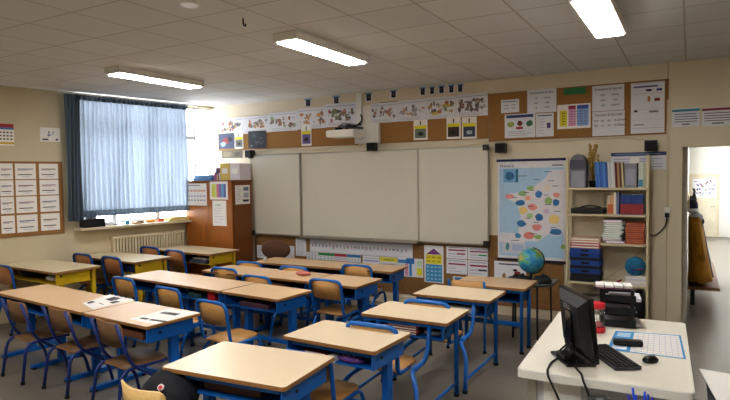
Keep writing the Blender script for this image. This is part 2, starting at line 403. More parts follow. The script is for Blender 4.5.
# ------------------------------------------------------------------ flat sheets on the walls
def sheet(name, label, cat, x0, x1, z0, z1, marks=(), texts=(), base=None, group=None, wall='back', off=.002, th=.003, parent=None):
    """marks: (u0, v0, u1, v1, rgb) or ('poly', [(u, v)...], rgb), u and v from 0 to 1, v upwards; texts: (body, u, v, size in m, rgb, align, max width in m)"""
    base = base or M_pap; b = MB(); W, Hh = x1 - x0, z1 - z0
    b.box((0, 0, 0), (W, th, Hh), base)
    y = -th / 2 - .0007; P = lambda u, v, yy: (-W / 2 + u * W, yy, -Hh / 2 + v * Hh)
    for i, k in enumerate(marks):
        yy = y - i * .00004
        if k[0] == 'poly': b.face([b.bm.verts.new(P(u, v, yy)) for u, v in k[1]], cm(k[2]))
        else:
            u0, v0, u1, v1, c = k
            b.quad(P(u0, v0, yy), P(u1, v0, yy), P(u1, v1, yy), P(u0, v1, yy), cm(c))
    for t in texts:
        body, u, v, sz, c, al = t[:6]; mw = t[6] if len(t) > 6 else None
        x, _, z = P(u, v, 0)
        b.text(body, x, z, sz, cm(c), y - .004 + .001, al, maxw=mw)
    xm, zm = (x0 + x1) / 2, (z0 + z1) / 2
    if wall == 'back': loc, rz = (xm, D - off - th / 2, zm), 0
    else: loc, rz = LW(xm, zm, off + th / 2), LRZ
    o = b.build(name, parent, loc, rz, recalc=False)
    if label: tag(o, label, cat, group)
    return o
def lines(n, u0=.1, u1=.9, v0=.15, v1=.85, c=(120, 120, 130), h=.02, jit=.25):
    o = []
    for i in range(n):
        v = v1 - (v1 - v0) * i / max(1, n - 1)
        o.append((u0 + random.uniform(0, .03), v - h / 2, u1 - random.uniform(0, jit), v + h / 2, c))
    return o
def blob(u, v, ru, rv, c, n=9, jit=.3):
    return ('poly', [(u + ru * math.cos(2 * PI * k / n) * random.uniform(1 - jit, 1), v + rv * math.sin(2 * PI * k / n) * random.uniform(1 - jit, 1)) for k in range(n)], c)
def blobs(n, u0, u1, v0, v1, r, pal, ar=1.0):
    return [blob(random.uniform(u0, u1), random.uniform(v0, v1), r * random.uniform(.5, 1.2), r * ar * random.uniform(.6, 1.3), random.choice(pal), jit=.55) for _ in range(n)]
INK = (60, 58, 70); GREY = (140, 138, 144)

# cork strips above the board
def corkboard(name, label, x0, x1, z0, z1, wall='back', m=M_cork, frame=None, th=.012):
    t = empty(name, (0, 0, 0), 0, label, 'cork board')
    xm, zm = (x0 + x1) / 2, (z0 + z1) / 2
    if wall == 'back': t.location = (xm, D, zm)
    else: t.location = LW(xm, zm); t.rotation_euler = (0, 0, LRZ)
    b = MB(); b.box((0, -th / 2, 0), (x1 - x0, th, z1 - z0), m); b.build('panel', t)
    f = MB(); fm = frame or M_edge; W, h = x1 - x0, z1 - z0
    for s in (-1, 1):
        f.box((0, -th / 2 - .002, s * h / 2), (W + .02, th + .006, .018), fm); f.box((s * W / 2, -th / 2 - .002, 0), (.018, th + .006, h + .02), fm)
    f.build('frame', t)
    return t
corkboard('cork_board', 'long cork strip under the picture frieze, between window and projector', -7.03, -4.285, 2.31, 2.66)
corkboard('cork_board', 'cork strip between the projector bracket and the map', -3.88, -2.30, 2.315, 2.885)
corkboard('cork_board', 'cork board under the conjugation sheets above the map and bookcase', -2.28, -.225, 2.275, 2.875)
# picture frieze: sheets edge to edge
FO = .016
PAL = [(176, 92, 66), (120, 100, 84), (196, 150, 90), (86, 92, 110), (150, 120, 96), (190, 170, 120), (110, 140, 120), (200, 110, 96)]
def frieze(label, x0, x1, z0, z1, seed, n=16, extra=(), pal=PAL):
    random.seed(seed)
    mk = [(0.02, .86, .98, .9, (190, 190, 205))] + list(extra) + blobs(n, .08, .92, .26, .74, .085, [tuple(int(v * .75 + 46) for v in c) for c in pal], 1.5) + blobs(n, .08, .92, .28, .74, .035, [(90, 80, 84), (150, 146, 150), (200, 190, 170)], 1.5) + lines(3, .08, .9, .06, .16, (170, 166, 170), .012)
    sheet('history_frieze', label, 'picture frieze', x0, x1, z0, z1, mk, base=M_papb, group='picture frieze above the board', off=FO)
frieze('first picture frieze sheet beside the window, with a yellow strip along its foot', -7.02, -6.49, 2.56, 2.845, 1, 18, [(0, .02, 1, .13, (214, 206, 96))])
frieze('picture frieze sheet with orange and grey figures, second from the window', -6.487, -5.93, 2.565, 2.845, 2, 16, pal=[(190, 110, 70), (150, 146, 140), (120, 100, 84), (196, 150, 90)])
frieze('picture frieze sheet with brown and green figures, third from the window', -5.927, -5.36, 2.57, 2.875, 3, 16, pal=[(150, 90, 70), (150, 160, 120), (120, 100, 84)])
frieze('picture frieze sheet with a big orange figure, fourth from the window', -5.357, -4.83, 2.58, 2.90, 4, 15, pal=[(214, 150, 80), (196, 130, 80), (140, 110, 90)])
frieze('picture frieze sheet with red and dark figures beside the white trunking', -4.827, -4.285, 2.585, 2.935, 5, 20, pal=[(170, 70, 70), (70, 70, 80), (120, 130, 80), (150, 100, 90)])
frieze('picture frieze sheet with reddish figures, first one after the projector bracket', -4.045, -3.61, 2.6, 2.885, 6, 14, pal=[(180, 110, 90), (120, 110, 110), (160, 140, 130)])
frieze('mostly grey picture frieze sheet, second after the projector bracket', -3.607, -3.17, 2.602, 2.893, 7, 13, pal=[(160, 156, 160), (130, 126, 130), (190, 150, 130)])
frieze('picture frieze sheet with yellow patches, third after the projector bracket', -3.167, -2.74, 2.605, 2.9, 8, 16, [(.18, .2, .42, .36, (206, 190, 80)), (.55, .5, .85, .66, (196, 176, 96))])
frieze('picture frieze sheet crowded with small brown figures, ending on the cork', -2.737, -2.301, 2.61, 2.91, 9, 34, pal=[(120, 90, 80), (150, 120, 110), (90, 80, 90)])
# little dated cards above the frieze
def card(label, x0, x1, z0, z1):
    z1 = min(z1, H - .004)
    sheet('date_card', label, 'card', x0, x1, z0, z1, [(0, .8, 1, 1, (130, 165, 205)), (.2, .08, .8, .84, (34, 34, 52)), (.36, .3, .62, .7, (96, 70, 80))], base=M_papb, group='dated cards above the frieze')
for k, (a, b, c, d, lb) in enumerate([(-5.226, -5.094, 2.925, 3.05, 'blue topped card alone above the orange frieze sheet'), (-4.708, -4.575, 2.925, 3.05, 'blue topped card near the trunking, above the red figures'),
        (-4.144, -4.02, 2.925, 3.05, 'blue topped card low beside the white projector bracket'), (-3.733, -3.622, 2.94, 3.055, 'blue topped card alone between the bracket and the row of five'),
        (-3.276, -3.176, 2.94, 3.055, 'first card in the close row of five'), (-3.131, -3.043, 2.943, 3.055, 'second card in the close row of five'), (-2.999, -2.897, 2.945, 3.055, 'middle card in the close row of five'),
        (-2.854, -2.761, 2.940, 3.055, 'fourth card in the close row of five'), (-2.726, -2.634, 2.937, 3.055, 'last card in the close row of five, towards the cork')]):
    card(lb, a, b, c, d)
# photo cards with a yellow band
def photo_card(label, x0, x1, z0, z1, c, c2, band=(222, 210, 40)):
    sheet('photo_card', label, 'picture card', x0, x1, z0, z1, [(.46, .74, .54, .94, (50, 50, 70)), (.06, .56, .94, .72, band), (.1, .1, .9, .56, c), blob(.5, .3, .26, .12, c2)], base=M_pap, group='photo cards with a yellow band', off=.02)
photo_card('yellow banded photo card beside the window photo', -6.665, -6.475, 2.325, 2.595, (120, 120, 112), (60, 60, 60))
photo_card('yellow banded photo card with a purple picture, alone on the long cork strip', -5.286, -5.096, 2.32, 2.64, (106, 96, 150), (60, 50, 60))
photo_card('yellow banded photo card with a green grey picture, after the projector', -3.364, -3.152, 2.328, 2.605, (120, 126, 116), (50, 60, 40))
photo_card('yellow banded photo card with a dark brown picture, first of the close pair', -2.873, -2.673, 2.321, 2.61, (70, 50, 46), (40, 30, 30))
photo_card('yellow banded photo card with a grey blue picture, second of the close pair', -2.655, -2.451, 2.312, 2.603, (64, 78, 96), (170, 180, 190))
random.seed(21)
sheet('photo_print', 'photo print with red and blue patches beside the window', 'photo', -7.03, -6.675, 2.335, 2.59, [(0, 0, 1, 1, (70, 80, 110)), blob(.5, .5, .3, .25, (150, 60, 66)), blob(.3, .3, .2, .2, (150, 170, 190)), blob(.75, .6, .18, .2, (40, 44, 60))], off=.02)
sheet('photo_print', 'dark photo print of green grey rocks on the cork strip', 'photo', -6.364, -5.984, 2.318, 2.6, [(0, 0, 1, 1, (44, 48, 58))] + blobs(14, .1, .9, .12, .85, .12, [(70, 90, 80), (100, 104, 110), (36, 40, 50), (80, 80, 96)], .9), off=.02)
sheet('photo_print', 'faded grey brown photo print above the filing boxes', 'photo', -6.98, -6.52, 2.17, 2.305, [(0, 0, 1, 1, (112, 104, 88)), blob(.3, .5, .26, .4, (136, 126, 100)), blob(.75, .5, .2, .4, (86, 78, 66))], off=.004)
# sheets on the conjugation cork board
def cells(u0, u1, v0, v1, nx, ny, c, fw=.55, fh=.4):
    o = []
    for i in range(nx):
        for j in range(ny):
            cu = u0 + (u1 - u0) * (i + .5) / nx; cv = v0 + (v1 - v0) * (j + .5) / ny; a = (u1 - u0) / nx * fw / 2; b = (v1 - v0) / ny * fh / 2
            o.append((cu - a, cv - b, cu + a, cv + b, c))
    return o
TX = (58, 40, 74)
def conj(label, title, x0, x1, z0, z1, nx, ny, a, b, ends, off=.02):
    W = x1 - x0; t = [(title, .5, .8, .05, TX, 'CENTER', W * .86)]
    k = 0
    for j in range(ny):
        for i in range(nx):
            t.append((ends[k % len(ends)], a + (b - a) * i / max(1, nx - 1), .58 - j * .2, .044, TX, 'CENTER')); k += 1
    sheet('conjugation_sheet', label, 'grammar sheet', x0, x1, z0, z1, [(.01, .985, .99, .995, (190, 180, 200))], t, base=M_papb, group='grammar sheets on the cork board', off=off)
conj('white sheet headed with endings of the future tense, two columns', 'Terminaisons du futur', -1.79, -1.435, 2.598, 2.89, 2, 3, .3, .68, ['-ai', '-ons', '-as', '-ez', '-a', '-ont'])
conj('white sheet headed with endings of the imperfect, two columns', "Terminaisons de l'imparfait", -1.022, -.672, 2.57, 2.87, 2, 3, .33, .72, ['-ais', '-ions', '-ais', '-iez', '-ait', '-aient'])
conj('white sheet headed with endings of the simple past, lowest on the cork', 'Terminaisons du Passé simple', -1.02, -.667, 2.275, 2.565, 5, 2, .12, .9, ['1er', '-ai', '-as', '-a', '-âmes', '2e', '-is', '-is', '-it', '-îmes'], off=.02)
sheet('conjugation_sheet', 'tall sheet in a plastic sleeve near the doorway side of the cork board', 'grammar sheet', -.602, -.255, 2.285, 2.865,
      [(.04, .985, .96, .99, (120, 130, 190)), (.08, .90, .8, .93, (96, 104, 160)), (.06, .78, .94, .785, (190, 130, 120)), (.06, .47, .94, .473, (140, 144, 190)), (.06, .26, .94, .262, (140, 144, 190)), (.03, .1, .97, .105, (120, 130, 190)),
       (.45, .82, .62, .86, (50, 50, 90)), (.76, .82, .92, .86, (60, 60, 120)), (.5, .62, .58, .72, (190, 130, 90)), (.7, .62, .86, .68, (150, 70, 60)), (.1, .42, .2, .46, INK), (.55, .4, .82, .44, GREY), (.1, .16, .4, .18, GREY)], base=M_papb, group='grammar sheets on the cork board', off=.02)
sheet('small_sheet', 'small curled white sheet alone on the cork, above the food poster', 'sheet', -2.125, -1.892, 2.622, 2.79, [(.1, .82, .9, .88, GREY)] + cells(.1, .9, .2, .7, 2, 2, (150, 150, 160), .6, .2), base=M_papb, off=.02)
sheet('food_poster', 'poster with a blue title bar and three round pictures under it', 'poster', -2.078, -1.69, 2.298, 2.60,
      [(.06, .84, .94, .96, (66, 86, 130)), blob(.2, .58, .14, .13, (150, 170, 90)), blob(.5, .6, .1, .13, (120, 60, 50)), blob(.82, .58, .12, .15, (70, 120, 90)), (.38, .36, .6, .46, (170, 70, 70)), blob(.2, .6, .06, .07, (206, 190, 90))] + lines(3, .1, .9, .1, .26, GREY, .015), base=M_papb, off=.02)
sheet('text_sheet', 'narrow white sheet of printed lines beside the food poster', 'sheet', -1.682, -1.467, 2.298, 2.588, [(.1, .88, .9, .92, INK), (.62, .36, .82, .58, (90, 80, 130))] + lines(6, .1, .6, .14, .76, (150, 140, 170), .016), base=M_papb, off=.02)
sheet('green_strip', 'small green strip pinned at the top of the cork board', 'strip', -1.348, -1.095, 2.792, 2.872, [(.05, .1, .95, .9, (60, 130, 84))], base=cm((64, 134, 90)), off=.02)
sheet('tense_table', 'sheet with yellow, pink and blue columns on the cork board', 'table sheet', -1.425, -1.04, 2.38, 2.675, [(.08, .1, .3, .76, (226, 214, 70)), (.34, .1, .56, .8, (214, 160, 190)), (.6, .1, .94, .8, (140, 170, 220)), (.34, .8, .56, .94, (170, 60, 100)), (.6, .8, .94, .94, (70, 100, 180))] + cells(.36, .92, .14, .74, 4, 6, (120, 110, 150), .6, .25) + cells(.1, .28, .14, .7, 1, 5, (120, 110, 40), .5, .3), base=M_pap, off=.02)
sheet('rules_sheet', 'white sheet with a teal title bar above the doorway', 'sheet', -.181, .088, 2.338, 2.546, [(.0, .82, 1, .94, (70, 150, 170)), (.36, .1, .64, .18, GREY)] + lines(4, .08, .96, .28, .68, (80, 84, 130), .035, .1), base=M_papb, group='sheets above the doorway')
sheet('rules_sheet', 'white sheet with a dark red title bar above the doorway', 'sheet', .109, .42, 2.33, 2.534, [(.0, .84, 1, .96, (140, 60, 84)), (.3, .12, .66, .2, GREY)] + lines(4, .06, .97, .3, .7, (80, 70, 110), .035, .1), base=M_papb, group='sheets above the doorway')
sheet('title_poster', 'wide poster with a dark blue title bar half hidden by the bookcase', 'poster', -.814, -.232, 1.868, 2.07, [(0, .8, 1, 1, (70, 84, 130))] + lines(4, .05, .96, .16, .62, (130, 136, 170), .03, .2) + [(.08, .88, .9, .92, (170, 180, 214))], base=M_papb)

# lower cork panel and the sheets under the board
corkboard('brown_panel', 'wide brown cork panel under the whiteboard, above the baseboard', -6.262, -2.30, .165, .875, m=M_corkd)
corkboard('brown_panel', 'brown cork panel between the whiteboard and the bookcase, behind the globe table', -2.28, -1.36, .13, 1.03, m=M_corkd)
def under(name, label, cat, x0, x1, z0, z1, mk, tx=(), group=None): return sheet(name, label, cat, x0, x1, z0, z1, mk, tx, base=M_papb, off=.014, group=group)
random.seed(31)
under('text_sheet', 'white sheet low behind the brown chair, at the cabinet end', 'sheet', -6.24, -6.03, .51, .72, lines(5, .1, .9, .2, .85, GREY, .02))
under('text_sheet', 'white sheet beside the brown chair back, low under the board', 'sheet', -5.644, -5.47, .54, .735, lines(4, .1, .9, .2, .85, GREY, .02))
under('text_sheet', 'tall narrow white sheet right under the board wing', 'sheet', -5.442, -5.238, .588, .872, lines(8, .12, .9, .1, .9, (120, 124, 160), .018))
random.seed(32)
alph = 'abcdefghijklmnopqrstuvwxyz'
under('alphabet_strip', 'long white alphabet strip under the middle of the whiteboard', 'alphabet strip', -5.165, -3.40, .665, .872, [(.01, .06, .99, .08, (180, 180, 190)), (.01, .5, .99, .51, (210, 190, 200))],
      [(alph[i], .03 + .0365 * i, .42, .085, (150, 60, 70) if i % 5 == 0 else (70, 70, 96), 'CENTER') for i in range(26)])
under('number_card', 'white number card at the start of the coloured row under the alphabet', 'card', -5.232, -5.012, .536, .66, cells(.08, .92, .1, .9, 3, 4, GREY, .5, .4), group='coloured cards in a row under the alphabet strip')
def strip(label, x0, x1, z0, z1, c): under('word_card', label, 'card', x0, x1, z0, z1, [(0, .72, 1, 1, c), (0, 0, 1, .22, c)] + cells(.05, .95, .3, .65, 4, 2, GREY, .7, .3), group='coloured cards in a row under the alphabet strip')
strip('green banded word card under the alphabet strip', -5.005, -4.715, .523, .66, (60, 140, 74))
strip('red banded word card under the alphabet strip', -4.708, -4.497, .523, .66, (176, 54, 62))
strip('blue banded word card under the alphabet strip', -4.49, -4.25, .523, .66, (56, 130, 184))
under('number_card', 'pale card with a lilac line between the blue and the yellow card', 'card', -4.216, -3.935, .54, .66, [(.05, .3, .95, .5, (170, 160, 210)), (.05, .7, .95, .74, GREY)], group='coloured cards in a row under the alphabet strip')
under('number_card', 'yellow headed card under the end of the alphabet strip', 'card', -3.928, -3.645, .53, .66, [(0, .5, 1, .96, (222, 214, 70)), (.2, .66, .8, .74, (120, 116, 60)), (.05, .18, .95, .24, GREY)], group='coloured cards in a row under the alphabet strip')
under('number_table', 'poster with blue, pink and yellow columns beside the house poster', 'poster', -3.638, -3.24, .40, .665, [(.02, .72, .34, .9, (70, 140, 200)), (.34, .7, .66, 1, (60, 120, 190)), (.3, .04, .42, .7, (214, 150, 180)), (.46, .04, .56, .72, (70, 140, 200)), (.04, .04, .26, .66, (214, 220, 210)), (.76, .1, .96, .5, (230, 222, 60)), (.76, .6, .96, .9, (196, 220, 190))])
under('house_poster', 'tall number house poster with a purple roof, yellow and blue storeys', 'poster', -3.223, -2.935, .345, .865, [('poly', [(.12, .76), (.88, .76), (.5, .92)], (130, 74, 140)), (.08, .5, .92, .75, (228, 216, 60)), (.08, .03, .92, .49, (70, 150, 200))] + cells(.1, .9, .05, .47, 4, 4, (150, 200, 226), .6, .45) + cells(.1, .9, .52, .73, 3, 2, (190, 170, 60), .6, .4))
for lb, x0, x1, z0, z1, c2 in [('rule sheet with two red bars, upper one beside the house poster', -2.893, -2.594, .70, .872, (170, 50, 76)), ('rule sheet with a red and a green bar, upper one towards the map', -2.586, -2.297, .70, .866, (70, 150, 90)),
                              ('rule sheet with one red bar, lower one beside the house poster', -2.893, -2.594, .492, .692, (226, 226, 226)), ('rule sheet with a red and a dark bar, lower one towards the map', -2.586, -2.297, .482, .69, (70, 74, 100))]:
    under('rule_sheet', lb, 'sheet', x0, x1, z0, z1, [(.1, .86, .9, .9, GREY), (.1, .62, .92, .72, (150, 40, 74)), (.5, .34, .9, .45, c2), (.1, .36, .45, .4, GREY), (.1, .16, .7, .2, (180, 180, 190))], group='four rule sheets under the board end')
under('blue_sheet', 'small white sheet with a blue picture above the last desk', 'sheet', -2.80, -2.46, .375, .458, [(.08, .15, .55, .85, (66, 122, 170)), (.6, .4, .9, .6, GREY)])
under('insect_poster', 'white poster with small brown and red animal pictures under the map', 'poster', -2.225, -1.81, .39, .705, [(.15, .86, .9, .91, INK), blob(.32, .38, .07, .16, (150, 120, 70)), blob(.72, .55, .12, .1, (150, 50, 54)), blob(.66, .66, .09, .06, (40, 40, 44)), (.1, .1, .6, .13, GREY)])

# window wall: cork board with twelve sheets, and two posters
corkboard('cork_board', 'cork board on the window wall filled with white sheets', -3.36, -2.555, 1.115, 2.085, wall='left')
colnm = ['first column', 'middle column', 'column towards the curtain']; rownm = ['top row', 'second row', 'third row', 'bottom row']
random.seed(41)
for i, (a, b) in enumerate([(-3.322, -3.165), (-3.14, -2.888), (-2.848, -2.604)]):
    for j, (za, zb) in enumerate([(1.86, 2.065), (1.645, 1.848), (1.415, 1.632), (1.16, 1.39)]):
        ink = [(150, 90, 130), (90, 90, 150), (120, 80, 70)][(i + j) % 3]
        sheet('lesson_sheet', 'white lesson sheet, %s and %s of the window wall board' % (rownm[j], colnm[i]), 'sheet', a, b, za, zb, [(.12, .62, .86, .67, ink), (.14, .56, .6, .585, GREY), (.12, .26, .8, .31, INK), (.3, .14, .7, .17, (190, 180, 190))], base=M_pap, group='lesson sheets on the window wall board', wall='left', off=.016)
sheet('timetable_poster', 'poster with red and yellow bars high on the window wall', 'poster', -3.36, -3.132, 2.297, 2.575, [(0, .84, 1, 1, (170, 56, 60)), (0, .74, 1, .84, (90, 120, 180)), (.0, .06, 1, .16, (214, 180, 70))] + cells(.05, .95, .22, .68, 5, 3, (90, 84, 80), .6, .45), base=M_pap, wall='left')
sheet('notice_sheet', 'small white notice between the red poster and the curtain', 'sheet', -2.812, -2.553, 2.366, 2.556, blobs(5, .15, .85, .35, .8, .1, [(150, 150, 170), (120, 130, 170), (90, 90, 90)]) + [(.1, .1, .4, .2, INK), (.76, .1, .88, .22, INK)], base=M_pap, wall='left')

# wall map with its two rods
mp = empty('wall_map', (-1.748, D - .030, 1.375), 0, 'large wall map of France with blue sea and coloured regions', 'map')
MW, MH = .846, 1.25
random.seed(51)
mb = MB(); mb.box((0, 0, 0), (MW, .004, MH), cm((224, 222, 226)))
def mq(px, py): return ((px - 22) / 213.0, 1 - (py - 33) / 312.0)
mk = [(.03, .03, .97, .93, (172, 202, 226))]
mk.append(('poly', [mq(*p) for p in [(235, 60), (190, 62), (172, 90), (140, 112), (128, 122), (92, 132), (60, 136), (48, 150), (80, 165), (92, 185), (98, 215), (88, 262), (30, 262), (28, 290), (60, 312), (96, 322), (110, 288), (152, 285), (185, 262), (215, 268), (232, 255)]], (222, 218, 224)))
for x, y, rx, ry, c in [(62, 145, 18, 9, (222, 150, 150)), (104, 136, 16, 10, (150, 184, 130)), (96, 165, 17, 11, (60, 124, 180)), (134, 178, 17, 12, (226, 150, 140)), (154, 138, 13, 13, (66, 126, 186)), (128, 119, 13, 8, (150, 184, 120)), (178, 118, 12, 12, (226, 214, 200)),
                        (104, 190, 16, 13, (232, 200, 130)), (155, 211, 14, 14, (56, 116, 172)), (126, 206, 12, 11, (170, 200, 150)), (124, 268, 22, 13, (224, 140, 134)), (148, 242, 18, 12, (226, 146, 146)), (100, 232, 17, 12, (60, 120, 176)), (88, 270, 12, 9, (84, 146, 196)),
                        (200, 216, 20, 17, (232, 206, 136)), (207, 163, 12, 13, (60, 120, 180)), (184, 158, 14, 13, (156, 188, 120)), (209, 140, 13, 9, (226, 156, 146)), (206, 254, 22, 12, (66, 126, 180)), (152, 272, 14, 8, (150, 180, 110)), (228, 300, 8, 9, (150, 180, 110)), (178, 190, 12, 10, (206, 190, 210)), (120, 150, 12, 9, (230, 170, 150))]:
    u, v = mq(x, y); mk.append(blob(u, v, rx / 213, ry / 312, c, 11, .28))
mk += [(mq(42, 95)[0], mq(42, 100)[1], mq(88, 60)[0], mq(88, 58)[1], (120, 172, 212)), blob(*mq(62, 80), .08, .05, (60, 110, 160)), (mq(82, 60)[0], mq(82, 100)[1], mq(89, 60)[0], mq(82, 58)[1], (50, 110, 140)),
       (mq(36, 0)[0], mq(0, 328)[1], mq(110, 0)[0], mq(0, 293)[1], (206, 206, 216)), blob(*mq(54, 306), .035, .05, (90, 150, 160)), (mq(70, 0)[0], mq(0, 318)[1], mq(106, 0)[0], mq(0, 298)[1], (176, 190, 216))]
for x, y, wd in [(90, 80, 28), (140, 92, 16), (172, 68, 22), (182, 96, 20), (196, 112, 18), (106, 132, 18), (126, 126, 14), (170, 140, 14), (70, 148, 16), (172, 170, 20), (118, 176, 18), (138, 226, 16), (126, 262, 22), (66, 286, 26), (200, 190, 20), (190, 240, 16), (112, 214, 14)]:
    u, v = mq(x, y); mk.append((u, v - .003, u + wd / 213, v + .003, (90, 86, 110)))
y = -.003
for i, k in enumerate(mk):
    yy = y - .00005 * i; P = lambda u, v: (-MW / 2 + u * MW, yy, -MH / 2 + v * MH)
    if k[0] == 'poly': mb.face([mb.bm.verts.new(P(u, v)) for u, v in k[1]], cm(k[2]))
    else: mb.quad(P(k[0], k[1]), P(k[2], k[1]), P(k[2], k[3]), P(k[0], k[3]), cm(k[4]))
mb.text('FRANCE', -MW / 2 + .03, MH / 2 - .078, .05, cm((60, 60, 90)), -.007)
mb.quad(*[(MW / 2 - a, -.007, MH / 2 - b) for a, b in ((.16, .066), (.03, .066), (.03, .052), (.16, .052))], cm((110, 110, 130)))
mb.build('map_sheet', mp, recalc=False)
rd = MB(); rd.box((0, -.002, MH / 2 + .012), (MW + .02, .018, .03), cm((34, 44, 92))); rd.build('top_rod', mp)
rd = MB(); rd.box((0, -.002, -MH / 2 - .012), (MW + .02, .018, .03), cm((40, 34, 44))); rd.build('bottom_rod', mp)

# ------------------------------------------------------------------ whiteboard
wbd = empty('whiteboard', (-4.278, D, 1.56), 0, 'wide three panel whiteboard on the cream wall', 'whiteboard')
Bz = .648
for nm, x0, x1, yy in (('centre_panel', -1.0, 1.0, -.05), ('wing_panel', -2.0, -1.0, -.075), ('wing_panel', 1.0, 2.0, -.075)):
    b = MB(); b.box(((x0 + x1) / 2, yy, 0), (x1 - x0 - .012, .018, 2 * Bz - .02), M_board); p = b.build(nm, wbd)
    f = MB()
    for s in (-1, 1):
        f.box(((x0 + x1) / 2, yy - .002, s * (Bz - .008)), (x1 - x0, .03, .018), M_alu); f.box((x0 + .008 if s < 0 else x1 - .008, yy - .002, 0), (.016, .03, 2 * Bz), M_alu)
    f.build('frame', p)
b = MB(); b.box((0, -.02, 0), (3.9, .035, 1.1), M_alu); b.build('backing', wbd)
b = MB(); b.box((0, -.10, -Bz - .012), (2.0, .09, .016), M_alu); b.box((0, -.143, -Bz), (2.0, .006, .03), M_alu); b.build('pen_tray', wbd)
for sx in (-1, 1):
    for sz in (-1, 1):
        b = MB(); b.box((sx * 1.975, -.10, sz * (Bz - .02)), (.075, .05, .075), M_blk, bev=.008); b.cyl((sx * 1.975, -.126, sz * (Bz - .02)), .018, .01, M_dgr, 12, rot=Quaternion((1, 0, 0), PI / 2)); b.build('corner_sensor', wbd)
for k, (x, lb) in enumerate([(-4.9, 'dark marker pen lying in the board tray under the wing joint'), (-4.05, 'dark marker pen lying near the middle of the board tray')]):
    b = MB(); b.cyl((0, 0, 0), .009, .13, M_blk, 10, rot=Quaternion((0, 1, 0), PI / 2)); b.cyl((.055, 0, 0), .0098, .04, cm((30, 40, 120)), 10, rot=Quaternion((0, 1, 0), PI / 2))
    tag(b.build('marker_pen', None, (x, D - .105, 1.56 - Bz + .005)), lb, 'marker pen', 'marker pens in the board tray')
# loudspeakers
for x, z, lb in [(-6.27, 2.226, 'black cube speaker at the window end above the board'), (-3.985, 2.255, 'black cube speaker below the projector bracket'), (-2.105, 2.173, 'black cube speaker between the board and the map'), (-.386, 2.137, 'black cube speaker above the bookcase')]:
    t = empty('wall_speaker', (x, D, z), 0, lb, 'speaker', 'black cube speakers on the wall')
    b = MB(); b.box((0, -.10, 0), (.13, .11, .12), M_blk, bev=.012); b.build('cabinet', t)
    b = MB(); b.box((0, -.158, 0), (.105, .008, .095), M_rub, bev=.003); b.build('grille', t)
    b = MB(); b.box((0, -.022, 0), (.05, .044, .05), M_blk); b.build('bracket', t)
b = MB()
b.tube([(-3.95, D - .01, 2.2), (-3.8, D - .01, 2.22), (-3.4, D - .01, 2.17), (-2.95, D - .01, 2.17), (-2.5, D - .01, 2.24), (-2.2, D - .01, 2.26), (-1.8, D - .012, 2.235), (-1.3, D - .01, 2.235), (-.7, D - .01, 2.245), (-.42, D - .01, 2.2)], .006, M_shelf, fil=.2)
tag(b.build('wall_cable', None), 'thin cream cable sagging along the wall under the cork boards', 'cable')
b = MB(); b.tube([(-6.2, D - .01, 2.26), (-5.7, D - .01, 2.3), (-5.0, D - .01, 2.245), (-4.5, D - .01, 2.3), (-4.2, D - .01, 2.29)], .006, M_shelf, fil=.2)
tag(b.build('wall_cable', None), 'thin cream cable looping along the wall above the board wing', 'cable')

# ------------------------------------------------------------------ projector on its wall bracket
pj = empty('projector', (-4.22, 6.9, 2.435), 0, 'white short throw projector hanging from a wall bracket above the board', 'projector')
b = MB()
def egg(v): return Vector((v.x, v.y, v.z if v.z > 0 else v.z * .7))
b.box((0, 0, .0), (.46, .34, .105), M_wht, bev=.042); b.build('casing', pj)
b = MB(); b.cyl((-.1, -.02, .068), .055, .04, M_blkg, 18); b.build('lens', pj)
b = MB(); b.box((.02, .12, .10), (.12, .5, .03), M_dgr); b.tube([(.02, .36, .1), (.02, .02, .12), (.02, 0, .06)], .02, M_steel, fil=.03); b.tube([(-.12, .1, .10), (.2, .1, .13)], .012, M_steel); b.build('bracket_arm', pj)
b = MB(); b.tube([(-.02, .42, .36), (.06, .40, .22), (.0, .3, .13), (-.05, .12, .08)], .012, M_blk, fil=.1); b.tube([(-.14, .1, .09), (-.2, .2, .17), (-.1, .4, .17)], .008, M_blk, fil=.08); b.build('power_lead', pj)
b = MB(); b.box((-4.10, D - .03, 2.46), (.40, .06, .29), M_wht, bev=.006); tag(b.build('connection_box', None), 'plain white box on the wall behind the projector', 'wall box')
b = MB(); b.box((-4.235, D - .02, 2.83), (.085, .04, .44), M_wht); b.box((-4.10, D - .008, 2.74), (.17, .014, .25), M_pap); tag(b.build('cable_trunking', None), 'white vertical trunking from the ceiling to the projector bracket', 'trunking')

# wall outlet and its cable beside the bookcase
t = empty('wall_outlet', (-.222, D, 1.372), 0, 'white double wall outlet beside the bookcase', 'outlet')
b = MB(); b.box((0, -.02, 0), (.062, .04, .135), M_wht, bev=.006); b.build('plate', t)
b = MB(); b.box((0, -.05, -.022), (.045, .035, .05), M_blk, bev=.008); b.build('plug', t)
b = MB(); b.tube([(-.222, D - .06, 1.33), (-.23, D - .04, 1.24), (-.30, D - .03, 1.14), (-.36, D - .03, 1.10), (-.40, D - .035, 1.13), (-.425, D - .03, 1.2)], .006, M_rub, fil=.06)
tag(b.build('power_cable', None), 'black cable looping from the wall outlet to the bookcase', 'cable')
b = MB(); b.box((-.222, D - .012, 1.9), (.024, .022, .9), M_base); b.box((-.222, D - .012, 2.5), (.02, .02, .3), M_base)
tag(b.build('cable_cover', None), 'cream cable cover rising above the wall outlet', 'cable cover')

